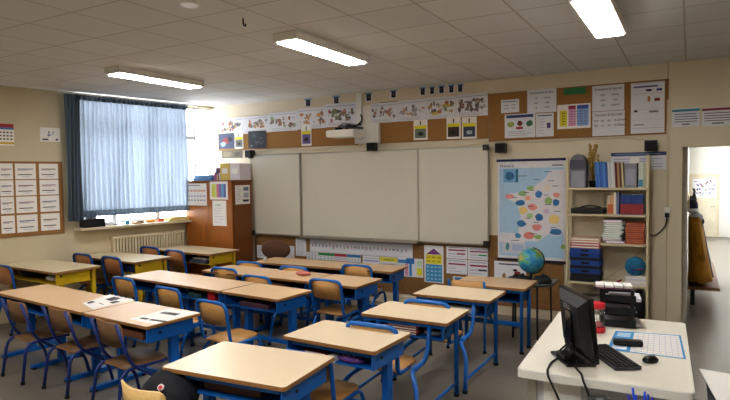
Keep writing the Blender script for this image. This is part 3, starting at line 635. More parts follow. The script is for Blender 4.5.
# ------------------------------------------------------------------ curtain, radiator and the things on the sill
cu = empty('curtain', LC, LRZ, 'blue grey pleated curtain drawn across the window', 'curtain')
def pleats(r0, r1, z0, z1, n, amp, m, seed, off=-.13, taper=1.0):
    random.seed(seed); b = MB(); NX = n * 8; NZ = 10; G = []
    ph = [random.uniform(-.5, .5) for _ in range(n + 2)]; am = [random.uniform(.6, 1.3) for _ in range(n + 2)]
    for i in range(NX + 1):
        t = i / NX; k = int(t * n); col = []
        for j in range(NZ + 1):
            v = j / NZ; z = z1 + (z0 - z1) * v
            a = amp * am[k] * (.55 + .45 * v)
            y = off + a * math.sin(2 * PI * t * n + ph[k] * .4 * v)
            x = r0 + (r1 - r0) * t + .012 * math.sin(3 * v + k)
            col.append(b.bm.verts.new((x, y, z)))
        G.append(col)
    for i in range(NX):
        for j in range(NZ): b.face([G[i][j], G[i + 1][j], G[i + 1][j + 1], G[i][j + 1]], m, True)
    return b
pleats(-2.36, -.62, 1.40, 3.005, 24, .030, M_curt, 3).build('drape', cu)
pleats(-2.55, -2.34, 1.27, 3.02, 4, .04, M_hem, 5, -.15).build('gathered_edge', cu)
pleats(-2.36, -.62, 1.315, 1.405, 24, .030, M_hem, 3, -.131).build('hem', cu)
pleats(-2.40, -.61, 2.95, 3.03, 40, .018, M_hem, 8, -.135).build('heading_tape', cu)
b = MB(); b.tube([(-2.62, -.13, 3.035), (-.42, -.13, 3.035)], .014, M_wht); b.build('rail', cu)

ra = empty('radiator', LW(-1.30, 0), LRZ, 'cream finned radiator under the window sill', 'radiator')
RW, RZ0, RZ1 = 1.21, .16, 1.0
b = MB(); b.box((0, -.05, RZ1 - .02), (RW, .10, .04), M_rad, bev=.012); b.build('manifold', ra)
b = MB(); b.box((0, -.05, RZ0 + .02), (RW, .09, .04), M_rad, bev=.012); b.build('manifold', ra)
b = MB()
for i in range(25): b.box((-RW / 2 + .03 + i * (RW - .06) / 24, -.05, (RZ0 + RZ1) / 2), (.030, .085, RZ1 - RZ0 - .05), M_rad, bev=.008)
b.build('fins', ra)
b = MB(); b.box((0, -.012, .6), (RW - .1, .018, .5), M_base); b.build('wall_bracket', ra)
b = MB(); b.tube([(RW / 2 + .02, -.05, .2), (RW / 2 + .07, -.05, .2), (RW / 2 + .07, -.05, 0)], .011, M_rad, fil=.02); b.cyl((RW / 2 + .05, -.05, .2), .022, .05, M_wht, 12, rot=Quaternion((0, 1, 0), PI / 2)); b.build('valve', ra)

SZ = WZ0 + .0005
def onsill(name, mb, r, y, label, cat, rz=0, z=SZ):
    p = LW(r, z, -y); o = mb.build(name, None, p, LRZ + rz); tag(o, label, cat); return o
b = MB(); b.box((0, 0, .056), (.30, .16, .112), M_blk, bev=.006); b.box((0, 0, .115), (.31, .17, .012), M_dgr, bev=.003); onsill('storage_box', b, -2.19, -.09, 'dark box on the sill under the gathered curtain edge', 'box')
b = MB(); b.box((0, 0, .10), (.14, .1, .2), cm((120, 126, 130)), bev=.01); b.box((.02, 0, .23), (.09, .08, .07), cm((120, 126, 130)), bev=.01); onsill('carton', b, -2.16, .04, 'grey carton standing behind the curtain on the sill', 'carton')
def stack(w, d, hs, cols, jit=.012):
    b = MB(); z = 0
    for h, c in zip(hs, cols): b.box((random.uniform(-jit, jit), random.uniform(-jit, jit), z + h / 2), (w, d, h), cm(c), rz=random.uniform(-.08, .08), bev=.002); z += h
    return b
random.seed(61)
b = MB(); b.sphere((0, 0, .03), .075, cm((228, 232, 240)), (1.2, .7, .42), 12, 8); b.sphere((.08, .01, .02), .05, cm((220, 226, 238)), (1.2, .8, .42), 10, 8); onsill('crumpled_bag', b, -1.92, -.07, 'crumpled white bag beside the dark box on the sill', 'bag')
b = MB(); b.lathe([(.03, 0), (.03, .045), (.026, .05)], cm((60, 140, 190))); b.lathe([(.026, .05), (.028, .062)], cm((40, 60, 80))); onsill('glue_pot', b, -1.66, -.08, 'small blue pot on the window sill', 'pot')
b = MB(); b.box((0, 0, .012), (.16, .09, .024), cm((150, 110, 60)), bev=.004); b.box((.05, 0, .03), (.08, .06, .012), cm((90, 90, 60)), bev=.003); onsill('paint_box', b, -1.50, -.09, 'flat brown paint box on the window sill', 'box')
b = MB(); b.sphere((0, 0, .022), .06, cm((226, 150, 70)), (1.5, .8, .38), 12, 8); onsill('orange_cloth', b, -1.28, -.08, 'crumpled orange cloth on the window sill', 'cloth')
b = MB(); b.box((0, 0, .022), (.09, .06, .044), cm((190, 96, 70)), bev=.006); b.box((0, 0, .05), (.05, .04, .012), M_blk, bev=.002); onsill('chalk_box', b, -1.12, -.09, 'small dark red box on the window sill', 'box')
b = MB()
for i in range(9): b.box((random.uniform(-.02, .02), random.uniform(-.01, .01), .004 + i * .007), (.42 - i * .022, .16, .0065), cm((236, 220, 150)), rz=random.uniform(-.06, .06))
onsill('paper_pile', b, -.82, -.08, 'loose pile of yellowish paper at the cabinet end of the sill', 'paper')

# ------------------------------------------------------------------ wooden cabinet and what lies on it
CBX0, CBX1, CBY0, CBY1, CBH = -7.172, -6.17, 6.70, 7.14, 1.80
cb = empty('cabinet', ((CBX0 + CBX1) / 2, (CBY0 + CBY1) / 2, 0), 0, 'tall brown wooden two door cabinet in the window corner', 'cabinet')
W_, Dp = CBX1 - CBX0, CBY1 - CBY0
b = MB()
b.box((0, 0, CBH - .012), (W_ + .02, Dp + .03, .024), M_woodd, bev=.003)
for s in (-1, 1): b.box((s * (W_ / 2 - .01), .01, CBH / 2), (.02, Dp - .02, CBH - .024), M_woodd)
b.box((0, Dp / 2 - .008, CBH / 2), (W_ - .04, .016, CBH - .03), M_woodd); b.box((0, .01, .04), (W_ - .04, Dp - .04, .08), M_woodd); b.box((0, 0, .9), (W_ - .04, Dp - .05, .02), M_woodd)
b.build('carcass', cb)
for s in (-1, 1):
    b = MB(); b.box((s * W_ / 4, -Dp / 2 - .001, CBH / 2 + .03), (W_ / 2 - .006, .02, CBH - .12), M_wood, bev=.002); dd = b.build('door', cb)
    b = MB(); b.tube([(s * .04, -Dp / 2 - .01, .98), (s * .04, -Dp / 2 - .035, .98), (s * .04, -Dp / 2 - .035, 1.08), (s * .04, -Dp / 2 - .01, 1.08)], .004, M_woodd, fil=.012); b.build('handle', dd)
def cabsheet(name, label, x0, x1, z0, z1, mk, tx=()):
    o = sheet(name, label, 'sheet', x0, x1, z0, z1, mk, tx, base=M_pap, group=None); o.location.y = CBY0 - .0125 - .003; return o
random.seed(71)
cabsheet('printed_sheet', 'white sheet with rows of figures on the first cabinet door', -7.15, -6.70, 1.40, 1.755, [(.1, .9, .7, .94, GREY)] + cells(.05, .95, .55, .8, 7, 1, (220, 150, 120), .7, .3) + cells(.05, .95, .15, .52, 6, 2, (150, 160, 190), .6, .3))
cabsheet('colour_table', 'sheet with yellow, pink, violet and blue columns on the cabinet', -6.63, -6.25, 1.50, 1.785, [(.12, .12, .27, .86, (214, 214, 90)), (.27, .12, .38, .86, (206, 220, 150)), (.38, .12, .5, .86, (220, 130, 160)), (.5, .12, .64, .86, (150, 130, 180)), (.64, .12, .78, .86, (120, 170, 210)), (.78, .12, .9, .86, (110, 120, 180))])
cabsheet('printed_sheet', 'tall narrow white sheet hanging below the colour table on the cabinet', -6.58, -6.29, 1.085, 1.485, [(.2, .8, .6, .84, (150, 180, 150))] + lines(6, .12, .86, .15, .7, (180, 180, 190), .014))
o = sheet('printed_sheet', 'white sheet on the side of the cabinet facing the board', 'sheet', -.17, .17, -.15, .15, lines(7, .08, .5, .15, .9, GREY, .02) + [(.55, .7, .9, .9, (120, 130, 160)), (.5, .12, .9, .24, INK), (.55, .34, .9, .6, (180, 184, 196))], base=M_pap)
o.location = (CBX1 + .0025, 6.93, 1.57); o.rotation_euler = (0, 0, PI / 2)
CT = CBH + .0005
b = MB(); b.box((0, 0, .02), (.40, .28, .04), cm((96, 142, 196)), bev=.014); b.box((.01, 0, .056), (.38, .26, .032), cm((110, 156, 206)), bev=.013); b.box((0, .01, .08), (.36, .25, .016), cm((90, 136, 186)), bev=.007); tag(b.build('folded_cloth', None, (-6.92, 6.93, CT), .05), 'folded blue cloth lying on top of the cabinet', 'cloth')
b = MB()
for k, (c, h) in enumerate([((196, 120, 150), .13), ((120, 110, 170), .2), ((214, 176, 130), .1), ((150, 90, 96), .16), ((206, 206, 220), .12)]): b.box((-.05 + k * .026, .01 * (k % 2), h / 2), (.022, .16, h), cm(c), rot=Quaternion((0, 1, 0), (.12 - .05 * k)))
tag(b.build('paper_bundle', None, (-6.62, 6.92, CT), 0), 'leaning bundle of coloured booklets on the cabinet beside the blue cloth', 'booklets')
def filebox(label, x, w_, h, c, lab=True, y=6.98):
    t = empty('file_box', (x, y, CT), 0, label, 'file box', 'file boxes on the cabinet')
    b = MB(); b.box((0, 0, h / 2), (w_, .26, h), cm(c), bev=.004); b.build('case', t)
    if lab: b = MB(); b.box((0, -.132, h * .55), (w_ * .6, .003, h * .3), M_pap); b.build('spine_label', t)
    return t
filebox('yellow file box on the cabinet', -6.46, .20, .27, (214, 192, 110)); filebox('white file box on the cabinet beside the yellow one', -6.25, .20, .265, (220, 214, 220))
b = MB(); b.lathe([(.032, 0), (.034, .02), (.034, .13), (.022, .16), (.014, .17), (.014, .19), (.016, .205)], cm((96, 104, 110))); tag(b.build('spray_bottle', None, (-6.205, 7.10, CT)), 'small grey bottle on the cabinet edge near the board', 'bottle')

# ------------------------------------------------------------------ school desks
def desk_T(label, w_, loc, rz, lam, dp=.50, apron=False, xs=None, group='blue framed school desks in rows'):
    """desk with two column legs on long feet"""
    h = .686
    t = empty('school_desk', (loc[0], loc[1], 0), rz, label, 'desk', group)
    b = MB(); b.prism(rrect(w_, dp, .025), h - .024, h, lam, M_edge, bev=.004); b.build('tabletop', t)
    xe = w_ / 2 - .085
    for xi in xs or ((-xe, 0, xe) if w_ > 1.2 else (-xe, xe)):
        b = MB(); b.box((xi, .04, .33), (.05, .075, .62), M_blue, bev=.006); b.box((xi, 0, .022), (.055, dp - .02, .04), M_blue, bev=.008)
        b.box((xi, -dp / 2 + .03, .010), (.06, .04, .02), M_rub, bev=.004); b.box((xi, dp / 2 - .03, .010), (.06, .04, .02), M_rub, bev=.004)
        b.box((xi, .0, h - .034), (.04, dp - .08, .02), M_blue); b.build('leg', t)
    for s in (-1, 1):
        b = MB(); b.box((s * (w_ / 2 - .035), -.03, h - .085), (.012, dp - .10, .115), M_blue, bev=.003); b.cyl((s * (w_ / 2 - .028), -.13, h - .08), .012, .008, M_blk, 10, rot=Quaternion((0, 1, 0), PI / 2)); b.build('side_panel', t)
    b = MB(); b.box((0, .0, h - .145), (w_ - .08, dp - .12, .012), M_blue); b.box((0, dp / 2 - .065, h - .09), (w_ - .08, .012, .12), M_blue); 
    if apron: b.box((0, -dp / 2 + .05, h - .045), (w_ - .12, .02, .035), M_blue, bev=.003)
    b.build('book_shelf', t)
    b = MB(); b.box((0, .06, .17), (w_ - .2, .03, .04), M_blue, bev=.004); b.build('crossbar', t)
    return t
def desk_Y(label, loc, rz, w_=1.3, dp=.6, h=.77):
    """two seat desk with yellow frame"""
    t = empty('school_desk', (loc[0], loc[1], 0), rz, label, 'desk', 'yellow framed double desks beside the window')
    b = MB(); b.prism(rrect(w_, dp, .03), h - .026, h, M_lamY, M_edge, bev=.004); b.build('tabletop', t)
    for sx in (-1, 1):
        for sy in (-1, 1):
            b = MB(); b.box((sx * (w_ / 2 - .07), .02 + sy * (dp / 2 - .10), h / 2 - .014), (.045, .045, h - .028), M_yel, bev=.006); b.box((sx * (w_ / 2 - .07), .02 + sy * (dp / 2 - .10), .012), (.05, .05, .024), M_rub, bev=.004); b.build('leg', t)
        b = MB(); b.box((sx * (w_ / 2 - .045), -.05, h - .095), (.014, dp - .18, .135), M_yel, bev=.003); b.cyl((sx * (w_ / 2 - .037), -dp / 2 + .10, h - .06), .014, .008, M_blk, 10, rot=Quaternion((0, 1, 0), PI / 2)); b.build('side_panel', t)
    b = MB(); b.box((0, 0, h - .165), (w_ - .12, dp - .16, .012), M_yel); b.box((0, dp / 2 - .09, h - .1), (w_ - .12, .012, .14), M_yel); b.build('book_shelf', t)
    b = MB(); b.box((0, .02 + dp / 2 - .1, .2), (w_ - .2, .03, .05), M_yel, bev=.004); b.build('crossbar', t)
    return t
def desk_D(label, loc, rz, seat=True, lam=None):
    """one piece desk: tabletop, book shelf and an attached seat on bent tubes"""
    w_, dp, h = .78, .534, .686
    t = empty('school_desk', (loc[0], loc[1], 0), rz, label, 'desk', 'one piece desks with attached seats in the column beside the aisle')
    b = MB(); b.prism(rrect(w_, dp, .025), h - .024, h, lam or M_lam, M_edge, bev=.004); b.build('tabletop', t)
    for s in (-1, 1):
        b = MB(); b.tube([(s * .345, -.02, h - .03), (s * .345, .05, h - .03), (s * .345, .05, .01)], .02, M_blue, 10, fil=.05); b.cyl((s * .345, .05, .012), .023, .024, M_rub, 12); b.build('leg', t)
        b = MB(); b.box((s * .325, -.03, h - .095), (.012, .36, .13), M_blue, bev=.003); b.cyl((s * .332, -.15, h - .10), .016, .008, M_blk, 10, rot=Quaternion((0, 1, 0), PI / 2)); b.build('side_panel', t)
        if seat:
            b = MB(); b.tube([(s * .23, -.235, h - .03), (s * .23, -.27, .47), (s * .225, -.33, .385), (s * .2, -.50, .352)], .0185, M_blue, 10, fil=.12)
            b.tube([(s * .17, -.36, .352), (s * .20, -.52, .352), (s * .31, -.66, .27), (s * .335, -.77, .01)], .0185, M_blue, 10, fil=.09); b.cyl((s * .335, -.77, .012), .022, .024, M_rub, 12)
            b.tube([(s * .325, -.735, .10), (s * .34, .04, .11)], .013, M_blue, 8); b.build('seat_frame', t)
        else:
            b = MB(); b.tube([(s * .31, -.12, h - .03), (s * .33, -.19, h - .03), (s * .33, -.19, .01)], .018, M_blue, 10, fil=.04); b.cyl((s * .33, -.19, .012), .022, .024, M_rub, 12); b.build('leg', t)
    b = MB(); b.box((0, -.03, h - .155), (.64, .36, .012), M_blue); b.box((0, .145, h - .1), (.64, .012, .12), M_blue); b.box((0, -.222, h - .042), (.72, .025, .035), M_blue, bev=.004); b.build('book_shelf', t)
    if not seat:
        b = MB(); b.box((0, -.19, .30), (.64, .022, .045), M_blue, bev=.004); b.build('crossbar', t); return t
    ox = -.05
    b = MB(); b.panel(.40, .36, .014, M_ply, .012, .06, Matrix.Translation((ox, -.46, .385)) @ Matrix.Rotation(-PI / 2 + .04, 4, 'X'), medge=M_edge); b.build('seat', t)
    b = MB(); b.panel(.39, .20, .012, M_ply, .03, .05, Matrix.Translation((ox, -.69, .605)) @ Matrix.Rotation(.12, 4, 'X'), medge=M_edge); b.build('backrest', t)
    b = MB(); b.tube([(ox - .19, -.42, .362), (ox - .19, -.62, .36), (ox - .2, -.655, .42), (ox - .215, -.688, .722), (ox + .215, -.688, .722), (ox + .2, -.655, .42), (ox + .19, -.62, .36), (ox + .19, -.42, .362)], .0175, M_blue, 10, fil=.07); b.build('back_frame', t)
    return t
A = [(-5.41, 3.41, -.095, 1.69), (-4.11, 3.298, -.07, .90)]
Bq = [(-5.005, 4.64, -.09, 1.72), (-3.74, 4.53, -.08, .78)]
Cq = [(-4.49, 5.41, -.022, 1.64), (-3.33, 5.375, -.02, .665)]
Eq = [(-4.50, 6.28, .02, 1.42), (-3.44, 6.31, .02, .68)]
desk_T('long blue framed double desk at the dark blue chairs, by the window', A[0][3], A[0], A[0][2], M_lamA, .53, xs=(-.76, -.13, .51))
desk_T('blue framed desk with small black cards lying on it, at the dark blue chairs', A[1][3], A[1], A[1][2], M_lamA, .54)
desk_T('long blue framed tan double desk, second middle row from the dark blue chairs', Bq[0][3], Bq[0], Bq[0][2], M_lamB, .52)
desk_T('blue framed tan desk at the aisle end of the second middle row', Bq[1][3], Bq[1], Bq[1][2], M_lamB, .52)
desk_T('long blue framed double desk with the pink pencil case, third middle row', Cq[0][3], Cq[0], Cq[0][2], M_lamB, .52)
desk_T('blue framed desk at the aisle end of the third middle row', Cq[1][3], Cq[1], Cq[1][2], M_lamB, .56)
desk_T('long blue framed double desk by the brown chair, in the row under the board', Eq[0][3], Eq[0], Eq[0][2], M_lamB)
desk_T('blue framed desk at the map end of the row under the board', Eq[1][3], Eq[1], Eq[1][2], M_lamB)
desk_T('big pale desk top closest to the camera, first of the aisle column', .90, (-2.395, 2.724), .08, M_lam, .60, True)
desk_D('blue framed desk beside the globe table, last of the aisle column', (-1.81, 5.99), 0, False, M_lamB)
desk_T('blue framed desk with a purple pencil pouch on its shelf, second of the aisle column', .79, (-2.172, 3.531), -.04, M_lam, .534, True)
desk_D('one piece desk with red and dark books on its shelf, third of the aisle column', (-2.019, 4.394), 0)
desk_D('one piece desk in front of the globe, fourth of the aisle column', (-1.959, 5.305), -.01)
desk_Y('yellow framed double desk with papers on its shelf, below the window wall board', (-7.02, 4.27), -.05)
desk_Y('yellow framed double desk in front of the radiator, between two others', (-6.84, 5.22), -.04)
desk_Y('yellow framed double desk beside the wooden cabinet', (-6.48, 6.20), -.06)

# ------------------------------------------------------------------ chairs
def make_chair(label, metal, ply, group, kind):
    t = empty('school_chair', (0, 0, 0), 0, label, 'chair', group); SH = .375; R_ = .0155
    b = MB(); b.panel(.38, .37, .014, ply, .010, .07, Matrix.Translation((0, .02, SH)) @ Matrix.Rotation(-PI / 2 + .05, 4, 'X'), medge=M_edge); b.build('seat', t)
    b = MB(); b.panel(.37, .20, .012, ply, .03, .05, Matrix.Translation((0, -.212, .63)) @ Matrix.Rotation(.14, 4, 'X'), medge=M_edge); b.build('backrest', t)
    if kind == 0:      # back tube runs along the seat and bends down as the front leg
        b = MB(); b.tube([(-.19, .0, SH - .02), (-.19, -.15, SH - .025), (-.205, -.215, .735), (.205, -.215, .735), (.19, -.15, SH - .025), (.19, .0, SH - .02)], R_, metal, 10, fil=.075); b.build('back_frame', t)
        for s in (-1, 1):
            b = MB(); b.tube([(s * .19, -.02, SH - .02), (s * .19, .19, SH - .015), (s * .2, .235, .01)], R_, metal, 10, fil=.08); b.cyl((s * .2, .235, .012), .02, .024, M_rub, 10); b.build('leg', t)
            b = MB(); b.tube([(s * .2, -.235, .01), (s * .185, -.14, SH - .065), (s * .185, .02, SH - .04)], R_, metal, 10, fil=.09); b.cyl((s * .2, -.235, .012), .02, .024, M_rub, 10); b.build('leg', t)
    else:              # crossed tubes: each back upright runs down and forward into the front leg, the rear leg arches over into the seat rail
        for s in (-1, 1):
            b = MB(); b.tube([(s * .192, -.238, .735), (s * .195, -.13, SH + .02), (s * .192, .12, .22), (s * .2, .17, .01)], .0135, metal, 10, fil=.09); b.cyl((s * .2, .17, .012), .018, .024, M_rub, 10); b.build('leg', t)
            b = MB(); b.tube([(s * .2, -.25, .01), (s * .185, -.20, SH - .015), (s * .185, .19, SH - .02)], .0135, metal, 10, fil=.10); b.cyl((s * .2, -.25, .012), .018, .024, M_rub, 10); b.build('leg', t)
    b = MB(); b.tube([(-.19, .0, SH - .03), (.19, .0, SH - .03)], .010, metal); b.build('stretcher', t)
    return t
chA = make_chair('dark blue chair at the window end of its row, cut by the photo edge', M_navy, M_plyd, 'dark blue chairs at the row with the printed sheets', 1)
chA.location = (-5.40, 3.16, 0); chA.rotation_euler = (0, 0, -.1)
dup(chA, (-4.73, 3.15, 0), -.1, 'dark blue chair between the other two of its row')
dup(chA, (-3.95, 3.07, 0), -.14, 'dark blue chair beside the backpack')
chB = make_chair('blue chair with a tan back at the window end of the second middle row', M_blue, M_ply, 'bright blue chairs with tan plywood', 0)
chB.location = (-5.47, 4.38, 0); chB.rotation_euler = (0, 0, -.08)
for x, y, rz, lb in [(-4.56, 4.20, -.1, 'blue chair with a tan back in the middle of the second middle row'), (-3.69, 3.93, -.12, 'blue chair pulled well back from the aisle end of the second middle row'),
                     (-4.93, 5.38, 0, 'blue chair at the cabinet end of the third middle row'), (-4.20, 5.12, -.03, 'blue chair in front of the desk with the pink pencil case'), (-3.37, 5.26, -.02, 'blue chair at the aisle end of the third middle row, its whole back in view'),
                     (-4.99, 5.90, .02, 'blue chair at the cabinet end of the row under the board'), (-4.22, 5.83, .02, 'blue chair low in the middle of the row under the board'), (-3.58, 6.26, .05, 'blue chair at the map end of the row under the board')]:
    dup(chB, (x, y, 0), rz, lb)
chY = make_chair('blue chair at the yellow desk below the window wall board', mat('mid blue enamelled steel', (28, 84, 160), .34, var=.05), mat('warm chair plywood', (176, 122, 78), .42, var=.1, scale=9, stretch=(1, 12, 12)), 'taller blue chairs at the yellow desks', 0)
chY.location = (-7.20, 4.02, 0); chY.rotation_euler = (0, 0, -.05); chY.scale = (1.04, 1.04, 1.11)
for x, y, rz, lb in [(-7.22, 5.08, -.05, 'blue chair by the radiator desk, further from the aisle'), (-6.58, 5.06, -.08, 'blue chair by the radiator desk, towards the aisle'), (-7.0, 6.02, -.05, 'blue chair at the cabinet desk, by the radiator'), (-6.33, 5.90, -.1, 'dark legged chair pushed under the cabinet desk at its aisle end')]:
    dup(chY, (x, y, 0), rz, lb)
chC = make_chair('blue chair with separate back posts behind the desk in front of the globe', M_blue, M_ply, 'bright blue chairs with tan plywood', 1)
chC.location = (-2.02, 5.90, 0)
dd2 = dup(chB, (-2.22, 3.29, 0), -.03, 'blue chair between the two big pale desks of the aisle column', scale=(1, 1, .90))
# plain wooden chair with the backpack
t = empty('wooden_chair', (-2.76, 2.42, 0), -.10, 'pale wooden backed chair at the photo bottom carrying the backpack', 'chair')
b = MB(); b.panel(.40, .38, .016, M_ply, .012, .07, Matrix.Translation((0, .03, .39)) @ Matrix.Rotation(-PI / 2 + .05, 4, 'X')); b.build('seat', t)
b = MB(); b.panel(.42, .20, .014, mat('pale chair plywood', (214, 180, 122), .4, var=.08, scale=9, stretch=(1, 12, 12)), .06, .045, Matrix.Translation((0, -.25, .535)) @ Matrix.Rotation(.12, 4, 'X')); b.build('backrest', t)
for s in (-1, 1):
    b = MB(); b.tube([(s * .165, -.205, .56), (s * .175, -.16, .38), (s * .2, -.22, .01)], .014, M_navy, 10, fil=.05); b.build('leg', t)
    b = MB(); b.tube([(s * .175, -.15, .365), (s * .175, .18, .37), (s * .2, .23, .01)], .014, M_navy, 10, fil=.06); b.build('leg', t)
bp = empty('backpack', (-2.81, 2.42, .402), -.25, 'black backpack with a red and white badge slumped on the wooden chair', 'backpack')
M_bag = mat('black backpack cloth', (26, 28, 36), .8, var=.2, scale=40, bump=.4)
b = MB()
def bag(v):
    k = 1 - .8 * max(0, v.z); return Vector((v.x * k + .02 * math.sin(v.z * 16), v.y * k, max(-.1049, v.z * (1 + .10 * math.sin(v.x * 14 + 1)))))
b.sphere((0, .02, .105), .18, M_bag, (1.3, .9, .88), 28, 18, fn=bag); b.build('body', bp)
b = MB(); b.sphere((.05, -.10, .10), .12, M_bag, (1.1, .5, .62), 20, 12, fn=bag); p = b.build('front_pocket', bp)
qd = Vector((.4, -.62, .68)).to_track_quat('Z', 'Y'); nb = Vector((.4, -.62, .68)).normalized()
b = MB(); b.cyl(Vector((.115, -.085, .195)) + nb * .008, .02, .02, cm((214, 196, 196)), 16, rot=qd); b.cyl(Vector((.117, -.087, .193)) + nb * .012, .012, .02, cm((190, 60, 66)), 12, rot=qd); b.build('badge', p)
b = MB(); b.tube([(-.16, -.02, .12), (-.10, .0, .20), (.0, .0, .225), (.12, .0, .20)], .011, M_bag, fil=.05); b.build('strap', bp)
b = MB(); b.sphere((.20, -.14, .06), .075, mat('blue grey cloth', (78, 96, 124), .8, var=.1), (1.1, .8, .6), 16, 10); b.build('side_pocket', bp)

# ------------------------------------------------------------------ things on and in the pupils' desks
def flat(name, label, cat, corners, z, m, marks=(), th=.003, group=None):
    """a sheet lying flat; corners near-left, near-right, far-right, far-left"""
    c = [Vector((x, y, 0)) for x, y in corners]; o0 = sum(c, Vector()) / 4; b = MB()
    lo = [b.bm.verts.new(Vector((p.x - o0.x, p.y - o0.y, 0))) for p in c]; hi = [b.bm.verts.new(Vector((p.x - o0.x, p.y - o0.y, th))) for p in c]
    b.face(hi, m); b.face(lo[::-1], m)
    for i in range(4): b.face([lo[i], lo[(i + 1) % 4], hi[(i + 1) % 4], hi[i]], m)
    Q = lambda u, v: (c[0] * (1 - u) * (1 - v) + c[1] * u * (1 - v) + c[2] * u * v + c[3] * (1 - u) * v) - o0
    for i, k in enumerate(marks):
        zz = th + .0006 + i * .00004; u0, v0, u1, v1, col = k
        b.face([b.bm.verts.new(Q(u, v) + Vector((0, 0, zz))) for u, v in ((u0, v0), (u1, v0), (u1, v1), (u0, v1))], cm(col))
    o = b.build(name, None, (o0.x, o0.y, z)); return tag(o, label, cat, group)
ZT = .6865
flat('worksheet', 'long printed sheet lying across the two dark chair desks', 'sheet', [(-4.93, 3.30), (-4.62, 3.19), (-4.60, 3.62), (-5.05, 3.68)], ZT, M_pap, [(.1, .1, .3, .3, INK), (.3, .6, .62, .9, INK), (.5, .3, .8, .34, GREY), (.7, .5, .9, .7, (60, 60, 66))])
for k, (x, y) in enumerate([(-3.915, 3.165), (-3.80, 3.165), (-3.71, 3.17)]):
    flat('black_card', 'small black card on the aisle end desk, %s of three in a line' % ['first', 'middle', 'last'][k], 'card', [(x - .04, y - .012), (x + .04, y - .008), (x + .04, y + .02), (x - .04, y + .016)], ZT, cm((54, 52, 54)), group='small black cards on the aisle end desk')
flat('black_card', 'wider black card lying alone behind the line of three', 'card', [(-3.95, 3.36), (-3.77, 3.36), (-3.77, 3.42), (-3.95, 3.41)], ZT, cm((58, 56, 60)), [(.1, .3, .4, .7, (150, 146, 140))])
flat('worksheet', 'white sheet lying on the aisle end desk under the black cards', 'sheet', [(-4.02, 3.10), (-3.68, 3.08), (-3.68, 3.50), (-4.02, 3.52)], ZT - .0003, M_pap, th=.0006)
b = MB(); b.sphere((0, 0, .026), .07, cm((196, 120, 116)), (1.5, .62, .38), 16, 10); b.sphere((.04, .01, .03), .04, cm((206, 140, 130)), (1.2, .8, .5), 12, 8); tag(b.build('pencil_case', None, (-3.93, 5.43, ZT), .1), 'soft pink pencil case lying on a desk of the third middle row', 'pencil case')
b = MB(); b.lathe([(.018, 0), (.02, .03), (.012, .045), (.006, .05)], cm((224, 224, 216))); tag(b.build('glue_stick', None, (-5.10, 6.16, ZT)), 'small white pot on the desk below the brown chair back', 'glue stick')
# shelf contents: things lying on the book shelves
def item(name, label, cat, desk, x, y, z, dims, c, group=None, kind='box'):
    M = Matrix.Translation((desk[0], desk[1], 0)) @ Matrix.Rotation(desk[2], 4, 'Z')
    p = M @ Vector((x, y, z)); b = MB()
    if kind == 'box':
        b.box((0, 0, dims[2] / 2), dims, cm(c), bev=min(dims) * .2); 
        if dims[2] < .04: b.box((0, -dims[1] / 2 - .0005, dims[2] / 2), (dims[0] * .9, .002, dims[2] * .5), cm((226, 220, 206)))
    else: b.sphere((0, 0, dims[2] / 2), .5, cm(c), dims, 14, 9)
    return tag(b.build(name, None, p, desk[2]), label, cat, group)
D2, D3, D4 = (-2.172, 3.531, -.04), (-2.019, 4.394, 0), (-1.959, 5.305, -.01)
zd = .686 - .149 + .0005
def pouch():
    M = Matrix.Translation((D2[0], D2[1], 0)) @ Matrix.Rotation(D2[2], 4, 'Z'); b = MB()
    b.sphere((0, 0, .032), .5, mat('purple pouch cloth', (96, 56, 130), .6, var=.1), (.22, .11, .064), 18, 10)
    for k in range(22):
        a = random.uniform(0, 2 * PI); r = random.uniform(.3, .95); x, y = .1 * r * math.cos(a), .05 * r * math.sin(a); z = .032 + .032 * math.sqrt(max(0, 1 - r * r)) + .0005
        b.sphere((x, y - (0 if a < PI else .0), z), .006, cm((226, 200, 226)), (1, 1, .6), 6, 4)
    tag(b.build('pencil_pouch', None, M @ Vector((.14, -.155, zd)), D2[2]), 'purple spotted pencil pouch on the shelf of the second aisle desk', 'pencil pouch')
pouch()
item('exercise_book', 'green exercise book on the shelf beside the purple pouch', 'book', D2, -.16, -.08, zd, (.22, .18, .02), (40, 120, 84))
item('exercise_book', 'red exercise book on top of the green one in the second aisle desk', 'book', D2, -.17, -.08, zd + .0205, (.2, .17, .018), (170, 46, 60))
item('exercise_book', 'white folded booklet on the shelf, in front of the purple pouch', 'book', D2, .0, -.165, zd, (.07, .10, .045), (224, 224, 226))
for k, (c, nm) in enumerate([((40, 34, 44), 'dark book at the bottom of the pile in the third aisle desk'), ((170, 40, 54), 'red book second from the bottom of the pile in the third aisle desk'), ((60, 40, 60), 'dark purple book third in the pile in the third aisle desk'), ((196, 56, 60), 'bright red book on top of the pile in the third aisle desk')]):
    item('exercise_book', nm, 'book', D3, -.06 + .01 * k, -.08, zd + .0205 * k, (.34 - .02 * k, .24, .02), c, 'pile of books in the third aisle desk')
item('pencil_case', 'grey pencil case at the edge of the shelf in the third aisle desk', 'pencil case', D3, .22, -.14, zd, (.16, .09, .06), (120, 120, 130), kind='s')
item('exercise_book', 'pale grey folder on the shelf of the fourth aisle desk', 'folder', D4, .08, -.09, zd, (.30, .24, .05), (176, 178, 182))
zt = .686 - .145 + .0065
item('lunch_box', 'red box on the shelf of the long tan double desk', 'box', Bq[0], .63, -.08, zt, (.12, .2, .1), (186, 34, 46))
item('exercise_book', 'dark green book on the shelf beside the red box', 'book', Bq[0], .36, -.06, zt, (.22, .24, .05), (40, 84, 90))
item('exercise_book', 'dark purple folder on the shelf of the aisle end tan desk', 'folder', Bq[1], .0, -.06, zt, (.4, .26, .05), (84, 58, 76))
